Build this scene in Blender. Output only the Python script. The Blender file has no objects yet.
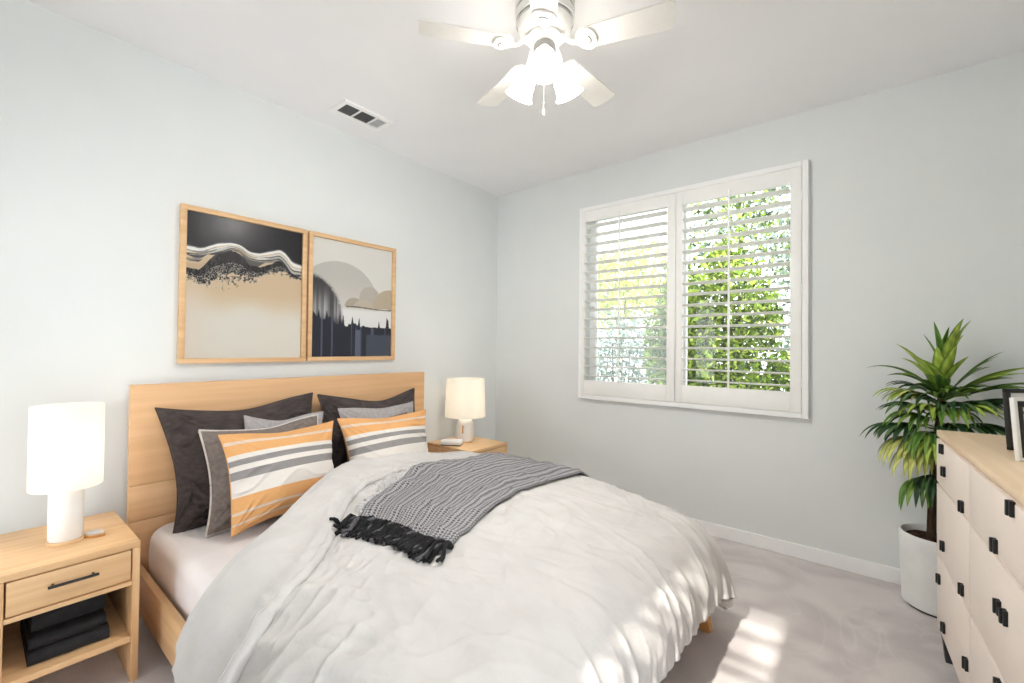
import bpy, bmesh, math, random
import numpy as np
from mathutils import Vector, Matrix, noise, Euler
from mathutils.bvhtree import BVHTree

S = bpy.context.scene
COL = S.collection
PI = math.pi
H = 2.74                       # ceiling height
XR, YF = 3.56, -3.75           # right wall, wall behind the camera

# ------------------------------------------------------------------ camera
cam_data = bpy.data.cameras.new('camera')
cam = bpy.data.objects.new('camera', cam_data)
COL.objects.link(cam)
F_ = Vector((-0.63155, 0.77522, 0.01317))
R_ = Vector((0.77533, 0.63146, 0.01062))
U_ = R_.cross(F_)
cam.matrix_world = Matrix(((R_.x, U_.x, -F_.x, 2.82296), (R_.y, U_.y, -F_.y, -3.22692), (R_.z, U_.z, -F_.z, 1.26846), (0, 0, 0, 1)))
cam_data.sensor_width = 36.0
cam_data.lens = 15.5525
cam_data.clip_start = 0.02
S.camera = cam

# ------------------------------------------------------------------ world, sun, exposure
S.view_settings.view_transform = 'Standard'
S.view_settings.look = 'None'
S.view_settings.gamma = 1.0
S.view_settings.use_curve_mapping = False
S.view_settings.exposure = 0.6
SKY = 3.2
SUN = 5.0
world = bpy.data.worlds.new('sky')
S.world = world
world.use_nodes = True
wn = world.node_tree.nodes
bg = wn['Background']
bg.inputs[0].default_value = (0.93, 0.97, 1.0, 1)
bg.inputs[1].default_value = SKY
sun_d = bpy.data.lights.new('sun', 'SUN')
sun_d.energy = SUN
sun_d.angle = math.radians(0.9)
sun_d.color = (1.0, 0.95, 0.86)
sun = bpy.data.objects.new('sun', sun_d)
COL.objects.link(sun)
sun.rotation_euler = Vector((-0.012, 0.82, -0.574)).to_track_quat('-Z', 'Y').to_euler()
FAN_W, FAN_L, LAMP_W = 13.0, 11.0, 3.0
S.cycles.max_bounces = 10
S.cycles.diffuse_bounces = 6
S.cycles.transparent_max_bounces = 24
S.cycles.sample_clamp_indirect = 6.0

# ------------------------------------------------------------------ materials
def lin(c):
    return tuple(((v / 255) / 12.92 if v / 255 <= 0.04045 else ((v / 255 + 0.055) / 1.055) ** 2.4) for v in c) + (1.0,)

def new_mat(name):
    m = bpy.data.materials.new(name)
    m.use_nodes = True
    nt = m.node_tree
    b = nt.nodes['Principled BSDF']
    return m, nt, b

def nd(nt, t, **kw):
    n = nt.nodes.new(t)
    for k, v in kw.items():
        setattr(n, k, v)
    return n

def noisy(name, c1, c2=None, rough=0.6, scale=(20, 20, 20), detail=4, bump=0.0, bscale=None, spec=0.3, dist=0.002, sheen=0.0):
    """a surface whose colour wanders between c1 and c2, with a fine relief"""
    m, nt, b = new_mat(name)
    tc = nd(nt, 'ShaderNodeTexCoord')
    mp = nd(nt, 'ShaderNodeMapping')
    mp.inputs['Scale'].default_value = scale
    nt.links.new(tc.outputs['Object'], mp.inputs[0])
    n = nd(nt, 'ShaderNodeTexNoise')
    n.inputs['Scale'].default_value = 1
    n.inputs['Detail'].default_value = detail
    nt.links.new(mp.outputs[0], n.inputs['Vector'])
    r = nd(nt, 'ShaderNodeValToRGB')
    r.color_ramp.elements[0].color = lin(c2 or c1)
    r.color_ramp.elements[1].color = lin(c1)
    r.color_ramp.elements[0].position = 0.32
    r.color_ramp.elements[1].position = 0.68
    nt.links.new(n.outputs[0], r.inputs[0])
    nt.links.new(r.outputs[0], b.inputs['Base Color'])
    b.inputs['Roughness'].default_value = rough
    b.inputs['Specular IOR Level'].default_value = spec
    if sheen:
        b.inputs['Sheen Weight'].default_value = sheen
    if bump:
        n2 = nd(nt, 'ShaderNodeTexNoise')
        n2.inputs['Scale'].default_value = bscale or 200
        n2.inputs['Detail'].default_value = 3
        nt.links.new(tc.outputs['Object'], n2.inputs['Vector'])
        bp = nd(nt, 'ShaderNodeBump')
        bp.inputs['Strength'].default_value = bump
        bp.inputs['Distance'].default_value = dist
        nt.links.new(n2.outputs[0], bp.inputs['Height'])
        nt.links.new(bp.outputs[0], b.inputs['Normal'])
    return m

def wood(name, c1, c2, axis=1, rough=0.45, f=1.0):
    sc = [38 * f, 38 * f, 38 * f]
    sc[axis] = 1.6 * f
    return noisy(name, c1, c2, rough, tuple(sc), 6, 0.12, 160, 0.35, 0.0008)

def emis(name, col, strength, base=(240, 236, 228), rough=0.4):
    m, nt, b = new_mat(name)
    b.inputs['Base Color'].default_value = lin(base)
    b.inputs['Emission Color'].default_value = lin(col)
    b.inputs['Emission Strength'].default_value = strength
    b.inputs['Roughness'].default_value = rough
    return m

def sheer(name, col, trans=0.55, extra=0.0):
    """cloth or glass that lets light through"""
    m, nt, b = new_mat(name)
    nt.nodes.remove(b)
    out = nt.nodes['Material Output']
    d = nd(nt, 'ShaderNodeBsdfDiffuse'); d.inputs[0].default_value = lin(col)
    t = nd(nt, 'ShaderNodeBsdfTranslucent'); t.inputs[0].default_value = lin(col)
    mx = nd(nt, 'ShaderNodeMixShader'); mx.inputs[0].default_value = trans
    nt.links.new(d.outputs[0], mx.inputs[1]); nt.links.new(t.outputs[0], mx.inputs[2])
    last = mx
    if extra:
        tr = nd(nt, 'ShaderNodeBsdfTransparent')
        m2 = nd(nt, 'ShaderNodeMixShader'); m2.inputs[0].default_value = extra
        nt.links.new(mx.outputs[0], m2.inputs[1]); nt.links.new(tr.outputs[0], m2.inputs[2])
        last = m2
    nt.links.new(last.outputs[0], out.inputs[0])
    return m

def pane(name, gloss=0.06, tint=(255, 255, 255), rough=0.02):
    m, nt, b = new_mat(name)
    nt.nodes.remove(b)
    out = nt.nodes['Material Output']
    tr = nd(nt, 'ShaderNodeBsdfTransparent'); tr.inputs[0].default_value = lin(tint)
    g = nd(nt, 'ShaderNodeBsdfGlossy'); g.inputs['Roughness'].default_value = rough
    fr = nd(nt, 'ShaderNodeFresnel'); fr.inputs[0].default_value = 1.35 + gloss
    mx = nd(nt, 'ShaderNodeMixShader')
    nt.links.new(fr.outputs[0], mx.inputs[0])
    nt.links.new(tr.outputs[0], mx.inputs[1]); nt.links.new(g.outputs[0], mx.inputs[2])
    nt.links.new(mx.outputs[0], out.inputs[0])
    return m

def painted(name, rough=0.7, bump=0.0):
    """colours come from the mesh's own 'paint' attribute (prints, stripes, leaves)"""
    m, nt, b = new_mat(name)
    a = nd(nt, 'ShaderNodeVertexColor', layer_name='paint')
    nt.links.new(a.outputs[0], b.inputs['Base Color'])
    b.inputs['Roughness'].default_value = rough
    b.inputs['Specular IOR Level'].default_value = 0.25
    if bump:
        tc = nd(nt, 'ShaderNodeTexCoord')
        n2 = nd(nt, 'ShaderNodeTexNoise'); n2.inputs['Scale'].default_value = 260
        nt.links.new(tc.outputs['Object'], n2.inputs['Vector'])
        bp = nd(nt, 'ShaderNodeBump'); bp.inputs['Strength'].default_value = bump; bp.inputs['Distance'].default_value = 0.002
        nt.links.new(n2.outputs[0], bp.inputs['Height']); nt.links.new(bp.outputs[0], b.inputs['Normal'])
    return m

M = dict(
    wall=noisy('wall_paint', (228, 231, 230), (226, 229, 229), 0.85, (3, 3, 3), 2, 0.05, 120, 0.15),
    ceil=noisy('ceiling_paint', (246, 246, 247), (244, 244, 246), 0.9, (3, 3, 3), 2, 0.04, 90, 0.1),
    trim=noisy('white_trim', (249, 249, 249), (246, 246, 246), 0.45, (8, 8, 8), 2),
    shutter=noisy('shutter_white', (249, 248, 246), (246, 245, 242), 0.4, (8, 8, 8), 2),
    oak=wood('light_oak', (228, 192, 148), (213, 172, 126), 1),
    oakx=wood('light_oak_cross', (226, 188, 143), (211, 170, 124), 0),
    oakz=wood('light_oak_upright', (226, 188, 143), (210, 168, 122), 2),
    head=wood('headboard_oak', (224, 182, 138), (211, 168, 124), 1, 0.5, 0.8),
    leg=wood('amber_leg_wood', (214, 160, 100), (192, 136, 80), 2),
    dresser_top=wood('pale_maple', (236, 212, 182), (228, 200, 166), 0),
    dresser=noisy('dresser_cream', (240, 228, 218), (237, 224, 213), 0.5, (6, 6, 6), 3, 0.03, 200),
    black=noisy('black_metal', (26, 25, 26), (20, 20, 21), 0.4, (30, 30, 30), 2, 0, None, 0.5),
    dark_leg=noisy('dark_grey_metal', (62, 60, 60), (52, 50, 50), 0.45, (30, 30, 30), 2),
    black_cloth=noisy('black_cotton', (44, 44, 47), (34, 34, 37), 0.9, (30, 30, 30), 4, 0.4, 420),
    charcoal=noisy('charcoal_linen', (80, 71, 70), (62, 55, 54), 0.9, (60, 14, 60), 5, 0.5, 380),
    taupe=noisy('taupe_linen', (134, 124, 118), (116, 107, 102), 0.9, (60, 60, 60), 5, 0.5, 380),
    pale_grey=noisy('pale_grey_linen', (176, 172, 172), (160, 156, 157), 0.9, (60, 60, 60), 5, 0.5, 380),
    piping=noisy('pale_piping', (212, 206, 200), (200, 194, 188), 0.9, (60, 60, 60), 2),
    sheet=noisy('white_sheet', (232, 226, 226), (226, 220, 220), 0.85, (12, 12, 12), 3, 0.15, 300),
    duvet=noisy('duvet_cotton', (211, 208, 206), (204, 201, 199), 0.8, (10, 10, 10), 4, 0.25, 60, 0.15, 0.006),
    ceramic=noisy('white_ceramic', (240, 238, 235), (235, 233, 230), 0.3, (10, 10, 10), 2, 0.04, 120),
    pot=noisy('matt_white_planter', (238, 238, 235), (231, 232, 229), 0.55, (9, 9, 9), 3, 0.05, 90),
    soil=noisy('dark_soil', (84, 62, 50), (40, 30, 24), 1.0, (70, 70, 70), 5, 1.0, 90, 0.1, 0.01),
    trunk=noisy('brown_trunk', (92, 70, 54), (52, 38, 30), 0.9, (60, 60, 14), 5, 0.8, 80),
    shade=sheer('lamp_shade_linen', (250, 248, 243), 0.6),
    tulip=emis('frosted_glass_lit', (255, 248, 238), FAN_L),
    bulb=emis('bulb_lit', (255, 238, 214), 20),
    fan=noisy('fan_white', (240, 238, 233), (234, 232, 228), 0.4, (10, 10, 10), 2),
    fan_grey=noisy('fan_groove_grey', (158, 158, 158), (148, 148, 148), 0.5, (10, 10, 10), 2),
    glass=pane('clear_glass'),
    picglass=pane('picture_glass', -0.15, rough=0.25),
    screen=sheer('fly_screen', (225, 232, 234), 0.6, 0.86),
    print=painted('art_print', 0.6),
    
    leaf=painted('glossy_leaf', 0.4),
    foliage=painted('garden_leaf', 0.6),
    bark=noisy('garden_bark', (96, 84, 70), (62, 52, 44), 0.9, (20, 20, 8), 4),
    lawn=noisy('garden_soil', (150, 150, 120), (110, 118, 84), 1.0, (6, 6, 6), 5),
    black_frame=noisy('black_frame', (28, 27, 28), (22, 22, 23), 0.35, (20, 20, 20), 2, 0, None, 0.5),
    white_frame=noisy('white_frame', (236, 236, 234), (230, 230, 228), 0.45, (20, 20, 20), 2),
    vent_dark=noisy('vent_dark_grey', (96, 98, 98), (86, 88, 88), 0.6, (20, 20, 20), 2),  # grey of the two darker grilles
)

def carpet_mat():
    m, nt, b = new_mat('carpet')
    tc = nd(nt, 'ShaderNodeTexCoord')
    # broad vacuum swirls
    n1 = nd(nt, 'ShaderNodeTexNoise'); n1.inputs['Scale'].default_value = 2.3; n1.inputs['Detail'].default_value = 2; n1.inputs['Distortion'].default_value = 1.6
    nt.links.new(tc.outputs['Object'], n1.inputs['Vector'])
    r1 = nd(nt, 'ShaderNodeValToRGB')
    e = r1.color_ramp.elements
    e[0].position = 0.38; e[0].color = lin((201, 193, 193))
    e[1].position = 0.62; e[1].color = lin((217, 211, 209))
    nt.links.new(n1.outputs[0], r1.inputs[0])
    # thin pale pile lines
    n3 = nd(nt, 'ShaderNodeTexNoise'); n3.inputs['Scale'].default_value = 1.5; n3.inputs['Detail'].default_value = 1; n3.inputs['Distortion'].default_value = 2.2
    nt.links.new(tc.outputs['Object'], n3.inputs['Vector'])
    r3 = nd(nt, 'ShaderNodeValToRGB')
    e = r3.color_ramp.elements
    e[0].position = 0.485; e[0].color = (0, 0, 0, 1)
    e[1].position = 0.5; e[1].color = (1, 1, 1, 1)
    x = e.new(0.515); x.color = (0, 0, 0, 1)
    nt.links.new(n3.outputs[0], r3.inputs[0])
    mx = nd(nt, 'ShaderNodeMixRGB'); mx.inputs[2].default_value = lin((228, 223, 220))
    ml = nd(nt, 'ShaderNodeMath', operation='MULTIPLY'); ml.inputs[1].default_value = 0.28
    nt.links.new(r3.outputs[0], ml.inputs[0]); nt.links.new(ml.outputs[0], mx.inputs[0])
    nt.links.new(r1.outputs[0], mx.inputs[1])
    n2 = nd(nt, 'ShaderNodeTexNoise'); n2.inputs['Scale'].default_value = 260; n2.inputs['Detail'].default_value = 2
    nt.links.new(tc.outputs['Object'], n2.inputs['Vector'])
    mm = nd(nt, 'ShaderNodeMixRGB', blend_type='OVERLAY'); mm.inputs[0].default_value = 0.25
    nt.links.new(mx.outputs[0], mm.inputs[1]); nt.links.new(n2.outputs[0], mm.inputs[2])
    nt.links.new(mm.outputs[0], b.inputs['Base Color'])
    b.inputs['Roughness'].default_value = 0.95
    b.inputs['Specular IOR Level'].default_value = 0.1
    bp = nd(nt, 'ShaderNodeBump'); bp.inputs['Strength'].default_value = 0.5; bp.inputs['Distance'].default_value = 0.004
    nt.links.new(n2.outputs[0], bp.inputs['Height']); nt.links.new(bp.outputs[0], b.inputs['Normal'])
    return m
M['carpet'] = carpet_mat()

def knit_mat():
    m, nt, b = new_mat('grey_knit')
    uv = nd(nt, 'ShaderNodeUVMap', uv_map='UVMap')      # u across the throw, v along it
    sp = nd(nt, 'ShaderNodeSeparateXYZ'); nt.links.new(uv.outputs[0], sp.inputs[0])
    def mth(op, a, bb=None):
        n = nd(nt, 'ShaderNodeMath', operation=op)
        for i, v in enumerate((a, bb)):
            if v is None: continue
            if isinstance(v, (int, float)): n.inputs[i].default_value = v
            else: nt.links.new(v, n.inputs[i])
        return n.outputs[0]
    U, V = sp.outputs[0], sp.outputs[1]
    zig = mth('PINGPONG', mth('MULTIPLY', U, 64), 1)
    rows = mth('SINE', mth('ADD', mth('MULTIPLY', V, 640), mth('MULTIPLY', zig, 2.6)))
    ribs = mth('SINE', mth('MULTIPLY', U, 64 * PI))
    hgt = mth('ADD', mth('MULTIPLY', rows, 0.5), mth('MULTIPLY', ribs, 0.5))
    r = nd(nt, 'ShaderNodeValToRGB')
    r.color_ramp.elements[0].position = 0.18; r.color_ramp.elements[0].color = lin((80, 79, 82))
    r.color_ramp.elements[1].position = 0.62; r.color_ramp.elements[1].color = lin((176, 174, 176))
    nrm = mth('ADD', mth('MULTIPLY', hgt, 0.5), 0.5)
    n2 = nd(nt, 'ShaderNodeTexNoise'); n2.inputs['Scale'].default_value = 90
    nt.links.new(uv.outputs[0], n2.inputs['Vector'])
    nrm2 = mth('ADD', nrm, mth('MULTIPLY', mth('SUBTRACT', n2.outputs[0], 0.5), 0.5))
    nt.links.new(nrm2, r.inputs[0]); nt.links.new(r.outputs[0], b.inputs['Base Color'])
    bp = nd(nt, 'ShaderNodeBump'); bp.inputs['Strength'].default_value = 0.8; bp.inputs['Distance'].default_value = 0.006
    nt.links.new(nrm, bp.inputs['Height']); nt.links.new(bp.outputs[0], b.inputs['Normal'])
    b.inputs['Roughness'].default_value = 0.95
    b.inputs['Specular IOR Level'].default_value = 0.1
    return m
M['knit'] = knit_mat()
M['fringe'] = noisy('black_wool', (40, 39, 41), (24, 24, 26), 0.95, (160, 160, 160), 3)
M['grey_wool'] = noisy('dark_grey_wool', (112, 110, 114), (70, 68, 72), 0.95, (160, 160, 160), 3)
M['pale_fringe'] = noisy('pale_wool', (226, 224, 224), (205, 203, 205), 0.95, (160, 160, 160), 3)

# ------------------------------------------------------------------ mesh helpers
def to_mesh(name, bm, smooth=False, angle=40):
    me = bpy.data.meshes.new(name)
    bm.normal_update()
    bm.to_mesh(me); bm.free()
    if smooth:
        for p in me.polygons: p.use_smooth = True
        me.set_sharp_from_angle(angle=math.radians(angle))
    return me

def obj(name, bm, mat, parent=None, smooth=True, angle=40, local=False, origin=None):
    """link a bmesh (built in world space unless local) as one mesh object, shifted to its parent's or its own origin"""
    me = bm if isinstance(bm, bpy.types.Mesh) else to_mesh(name, bm, smooth, angle)
    o = bpy.data.objects.new(name, me)
    COL.objects.link(o)
    if mat: me.materials.append(mat)
    if parent is not None:
        o.parent = parent
        if not local:
            w = parent
            off = Vector((0, 0, 0))
            while w is not None:
                off += w.location; w = w.parent
            me.transform(Matrix.Translation(-off))
    elif origin is not None:
        me.transform(Matrix.Translation(-Vector(origin)))
        o.location = origin
    return o

def tag(o, label, cat=None, group=None, kind=None):
    o['label'] = label
    if cat: o['category'] = cat
    if group: o['group'] = group
    if kind: o['kind'] = kind
    return o

def thing(name, label, cat, loc=(0, 0, 0), rz=0.0, group=None):
    o = bpy.data.objects.new(name, None)
    o.empty_display_size = 0.1
    COL.objects.link(o)
    o.location = loc; o.rotation_euler = (0, 0, rz)
    return tag(o, label, cat, group)

def struct(name, bm, mat, parent=None, smooth=False):
    o = obj(name, bm, mat, parent, smooth)
    if parent is None: o['kind'] = 'structure'
    return o

def box(bm, x0, x1, y0, y1, z0, z1, bev=0.0, seg=2, mat=None):
    n0 = len(bm.verts)
    vs = [bm.verts.new(c) for c in ((x0, y0, z0), (x1, y0, z0), (x1, y1, z0), (x0, y1, z0), (x0, y0, z1), (x1, y0, z1), (x1, y1, z1), (x0, y1, z1))]
    fs = [bm.faces.new([vs[i] for i in q]) for q in ((3, 2, 1, 0), (4, 5, 6, 7), (0, 1, 5, 4), (1, 2, 6, 5), (2, 3, 7, 6), (3, 0, 4, 7))]
    if bev:
        es = list({e for f in fs for e in f.edges})
        bmesh.ops.bevel(bm, geom=es, offset=bev, segments=seg, affect='EDGES', profile=0.5)
    if mat is not None:
        bm.verts.ensure_lookup_table()
        for v in list(bm.verts)[n0:]:
            v.co = mat @ v.co
    return bm

def nb(*boxes, bev=0.003):
    bm = bmesh.new()
    for b in boxes: box(bm, *b, bev=bev)
    return bm

def lathe(bm, prof, c=(0, 0, 0), n=48, mat=None, close=True):
    rings = []
    for r, z in prof:
        ring = []
        for k in range(n):
            a = 2 * PI * k / n
            p = Vector((c[0] + r * math.cos(a), c[1] + r * math.sin(a), c[2] + z)) if mat is None else mat @ Vector((r * math.cos(a), r * math.sin(a), z))
            ring.append(bm.verts.new(p))
        rings.append(ring)
    for a, b in zip(rings[:-1], rings[1:]):
        for k in range(n):
            bm.faces.new((a[k], a[(k + 1) % n], b[(k + 1) % n], b[k]))
    if close:
        if prof[0][0] > 1e-4: bm.faces.new(list(reversed(rings[0])))
        if prof[-1][0] > 1e-4: bm.faces.new(rings[-1])
    return bm

def tube(bm, pts, rad, n=8, cap=True):
    pts = [Vector(p) for p in pts]
    if isinstance(rad, (int, float)): rad = [rad] * len(pts)
    rings = []
    up = Vector((0, 0, 1))
    for i, p in enumerate(pts):
        t = (pts[min(i + 1, len(pts) - 1)] - pts[max(i - 1, 0)]).normalized()
        s = t.cross(up)
        if s.length < 1e-3: s = t.cross(Vector((1, 0, 0)))
        s.normalize(); q = s.cross(t)
        rings.append([bm.verts.new(p + rad[i] * (math.cos(2 * PI * k / n) * s + math.sin(2 * PI * k / n) * q)) for k in range(n)])
    for a, b in zip(rings[:-1], rings[1:]):
        for k in range(n):
            bm.faces.new((a[k], a[(k + 1) % n], b[(k + 1) % n], b[k]))
    if cap:
        bm.faces.new(list(reversed(rings[0]))); bm.faces.new(rings[-1])
    return bm

def grid_mesh(name, P, uv=True, flip=False, wrap=False):
    """P: (n,m,3) array -> mesh"""
    n, m = P.shape[:2]
    idx = np.arange(n * m).reshape(n, m)
    if wrap:
        idx2 = np.concatenate([idx, idx[:, :1]], 1)
    else:
        idx2 = idx
    q = np.stack([idx2[:-1, :-1], idx2[1:, :-1], idx2[1:, 1:], idx2[:-1, 1:]], -1).reshape(-1, 4)
    if flip: q = q[:, ::-1]
    me = bpy.data.meshes.new(name)
    me.from_pydata(P.reshape(-1, 3).tolist(), [], q.tolist())
    if uv and not wrap:
        l = me.uv_layers.new(name='UVMap')
        u, v = np.meshgrid(np.linspace(0, 1, n), np.linspace(0, 1, m), indexing='ij')
        uvs = np.stack([u, v], -1).reshape(-1, 2)[q.reshape(-1)]
        l.data.foreach_set('uv', uvs.reshape(-1).astype(np.float32))
    me.polygons.foreach_set('use_smooth', [True] * len(me.polygons))
    me.update()
    return me

def paint(me, cols):
    """per-vertex sRGB 0..255 colours as the mesh's own pattern"""
    c = np.asarray(cols, float) / 255
    c = np.where(c <= 0.04045, c / 12.92, ((c + 0.055) / 1.055) ** 2.4)
    c = np.concatenate([c, np.ones((len(c), 1))], 1)
    a = me.color_attributes.new('paint', 'FLOAT_COLOR', 'POINT')
    a.data.foreach_set('color', c.reshape(-1).astype(np.float32))

def sstep(a, b, x):
    t = np.clip((x - a) / (b - a), 0, 1)
    return t * t * (3 - 2 * t)

def vnoise(x, y, seed=0):
    """smooth value noise on arrays, about -1..1"""
    rs = np.random.RandomState(seed)
    T = rs.rand(64, 64) * 2 - 1
    xi = np.floor(x).astype(int); yi = np.floor(y).astype(int)
    fx = x - xi; fy = y - yi
    fx = fx * fx * (3 - 2 * fx); fy = fy * fy * (3 - 2 * fy)
    g = lambda a, b: T[a % 64, b % 64]
    return (g(xi, yi) * (1 - fx) + g(xi + 1, yi) * fx) * (1 - fy) + (g(xi, yi + 1) * (1 - fx) + g(xi + 1, yi + 1) * fx) * fy

# ================================================================== THE ROOM
WX0, WX1, WZ0, WZ1 = 0.968, 2.492, 0.888, 2.394     # opening for the window
def wall_with_hole(axis_y, t0, t1, x0, x1, hx0, hx1, hz0, hz1):
    bm = bmesh.new()
    y0, y1 = axis_y + t0, axis_y + t1
    box(bm, x0, hx0, y0, y1, 0, H)
    box(bm, hx1, x1, y0, y1, 0, H)
    box(bm, hx0, hx1, y0, y1, hz1, H)
    if hz0 > 0: box(bm, hx0, hx1, y0, y1, 0, hz0)
    return bm
struct('floor', nb((-0.15, XR + 0.15, YF - 0.15, 0.16, -0.1, 0.0), bev=0), M['carpet'])
struct('ceiling', nb((-0.15, XR + 0.15, YF - 0.15, 0.16, H, H + 0.12), bev=0), M['ceil'])
struct('wall_left', nb((-0.15, 0, YF - 0.15, 0.16, 0, H), bev=0), M['wall'])
bmr = nb((XR, XR + 0.15, YF - 0.15, -3.70, 0, H), (XR, XR + 0.15, -2.45, 0.16, 0, H), (XR, XR + 0.15, -3.70, -2.45, 2.0, H), bev=0)
struct('wall_right', bmr, M['wall'])
struct('wall_back', wall_with_hole(0, 0, 0.16, 0, XR, WX0, WX1, WZ0, WZ1), M['wall'])
bmf_ = wall_with_hole(YF, -0.15, 0, 0, 2.0, 0.25, 1.00, 0.0, 2.1)
box(bmf_, 2.0, 2.31, YF - 0.15, YF, 0, H); box(bmf_, 2.57, XR, YF - 0.15, YF, 0, H); box(bmf_, 2.31, 2.57, YF - 0.15, YF, 0, 1.5); box(bmf_, 2.31, 2.57, YF - 0.15, YF, 2.17, H)
struct('wall_front', bmf_, M['wall'])
w4 = struct('added_fill_front', nb((0.25, 0.31, YF - 0.1, YF - 0.04, 0, 2.1), (0.94, 1.00, YF - 0.1, YF - 0.04, 0, 2.1), (0.31, 0.94, YF - 0.1, YF - 0.04, 2.04, 2.1), (0.31, 0.94, YF - 0.1, YF - 0.04, 0, 0.06)), M['trim'])  # unseen glazed opening added for sky fill from behind the camera
struct('window_pane', nb((0.31, 0.94, YF - 0.072, YF - 0.068, 0.06, 2.04), bev=0), M['glass'], w4)
struct('added_sun_block', nb((-0.5, 2.2, -7.2, YF - 0.16, 2.45, 2.55), bev=0), M['trim'])  # added slab out of view; keeps direct sun out of the opening below
# unseen slit window added behind the camera for a sun patch, with its blind: its sun falls on the carpet by the foot of the bed
wb_ = nb((2.31, 2.325, YF - 0.1, YF - 0.06, 1.5, 2.17), (2.555, 2.57, YF - 0.1, YF - 0.06, 1.5, 2.17), (2.325, 2.555, YF - 0.1, YF - 0.06, 2.15, 2.17), (2.325, 2.555, YF - 0.1, YF - 0.06, 1.5, 1.52))
w2 = struct('added_sun_slit', wb_, M['trim'])
struct('window_pane', nb((2.325, 2.555, YF - 0.082, YF - 0.078, 1.52, 2.15), bev=0), M['glass'], w2)
struct('stripe_slats', nb(*[(2.32, 2.56, YF - 0.05, YF - 0.02, z, z + 0.009) for z in (1.61, 1.735, 1.80, 1.93, 2.05)], bev=0.001), M['trim'], w2)  # slats added to cut the sun patch into stripes
# unseen glazed opening added to let in sky fill, behind the camera's right shoulder
w3 = struct('added_fill_right', nb((XR + 0.03, XR + 0.08, -3.70, -3.64, 0, 2.0), (XR + 0.03, XR + 0.08, -2.51, -2.45, 0, 2.0), (XR + 0.03, XR + 0.08, -3.64, -2.51, 1.94, 2.0), (XR + 0.03, XR + 0.08, -3.64, -2.51, 0, 0.06)), M['trim'])
struct('window_pane', nb((XR + 0.053, XR + 0.057, -3.64, -2.51, 0.06, 1.94), bev=0), M['glass'], w3)
def board(name, x0, x1, y0, y1):
    struct(name, nb((x0, x1, y0, y1, 0, 0.085), bev=0.004), M['trim'])
board('baseboard_back', 0.014, XR - 0.014, -0.014, 0)
board('baseboard_left', 0, 0.014, YF, 0)
board('baseboard_right', XR - 0.014, XR, -2.45, 0)

# ---- window: casing on the wall, glazing deeper in the opening
cas = bmesh.new()
cw = 0.034
for b in ((0.935, 0.935 + cw, 0.855, 2.427), (2.525 - cw, 2.525, 0.855, 2.427), (0.935 + cw, 2.525 - cw, 2.427 - cw, 2.427), (0.935 + cw, 2.525 - cw, 0.855, 0.855 + cw)):
    box(cas, b[0], b[1], -0.04, 0.0, b[2], b[3], bev=0.005)
win = struct('window_1', cas, M['trim'])
gl = nb((WX0, WX0 + 0.05, 0.09, 0.14, WZ0, WZ1), (WX1 - 0.05, WX1, 0.09, 0.14, WZ0, WZ1), (WX0 + 0.05, WX1 - 0.05, 0.09, 0.14, WZ1 - 0.05, WZ1),
        (WX0 + 0.05, WX1 - 0.05, 0.09, 0.14, WZ0, WZ0 + 0.05), (1.70, 1.76, 0.09, 0.14, WZ0 + 0.05, WZ1 - 0.05))
struct('window_frame', gl, M['trim'], win)
struct('window_pane', nb((WX0 + 0.05, 1.70, 0.118, 0.122, WZ0 + 0.05, WZ1 - 0.05), bev=0), M['glass'], win)
struct('window_pane', nb((1.76, WX1 - 0.05, 0.118, 0.122, WZ0 + 0.05, WZ1 - 0.05), bev=0), M['glass'], win)
struct('fly_screen', nb((WX0 + 0.05, 1.70, 0.135, 0.137, WZ0 + 0.05, WZ1 - 0.05), bev=0), M['screen'], win)

# ---- plantation shutters: two hinged panels
def shutter(x0, x1, ox0, ox1, oz0, oz1, label, hinge_x, rod_x):
    z0, z1 = 0.891, 2.391
    t = thing('plantation_shutter', label, 'shutter', ((x0 + x1) / 2, -0.02, z0), 0, 'shutter panels in the window')
    fr = nb((x0, ox0, -0.042, -0.012, z0, z1), (ox1, x1, -0.042, -0.012, z0, z1), (ox0, ox1, -0.042, -0.012, oz1, z1), (ox0, ox1, -0.042, -0.012, z0, oz0))
    obj('panel_frame', fr, M['shutter'], t)
    bm = bmesh.new()
    n = 17
    pitch = (oz1 - oz0) / n
    for k in range(n):
        zc = oz0 + pitch * (k + 0.5)
        prof = []
        hw, ht = 0.040, 0.0055
        for j in range(16):                           # an elliptical slat, outer edge a little lower
            a = 2 * PI * j / 16
            dy, dz = hw * math.cos(a), ht * math.sin(a)
            tl = math.radians(-7)
            prof.append((-0.027 + dy * math.cos(tl) - dz * math.sin(tl), zc + dy * math.sin(tl) + dz * math.cos(tl)))
        A = [bm.verts.new((ox0 + 0.002, p[0], p[1])) for p in prof]
        B = [bm.verts.new((ox1 - 0.002, p[0], p[1])) for p in prof]
        for j in range(16):
            bm.faces.new((A[j], A[(j + 1) % 16], B[(j + 1) % 16], B[j]))
        bm.faces.new(list(reversed(A))); bm.faces.new(B)
    obj('louvre_panel', bm, M['shutter'], t)
    rod = nb((rod_x - 0.006, rod_x + 0.006, -0.082, -0.07, oz0 + 0.0, oz1 + 0.03), bev=0.003)
    for k in range(n):
        zc = oz0 + pitch * (k + 0.5) + 0.005
        tube(rod, [(rod_x, -0.071, zc), (rod_x, -0.064, zc)], 0.0015, 6)
    obj('tilt_rod', rod, M['shutter'], t)
    for hz in (z0 + 0.18, (z0 + z1) / 2, z1 - 0.18):
        hb = bmesh.new()
        tube(hb, [(hinge_x, -0.044, hz - 0.03), (hinge_x, -0.044, hz + 0.03)], 0.004, 8)
        obj('hinge', hb, M['trim'], t)
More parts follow.
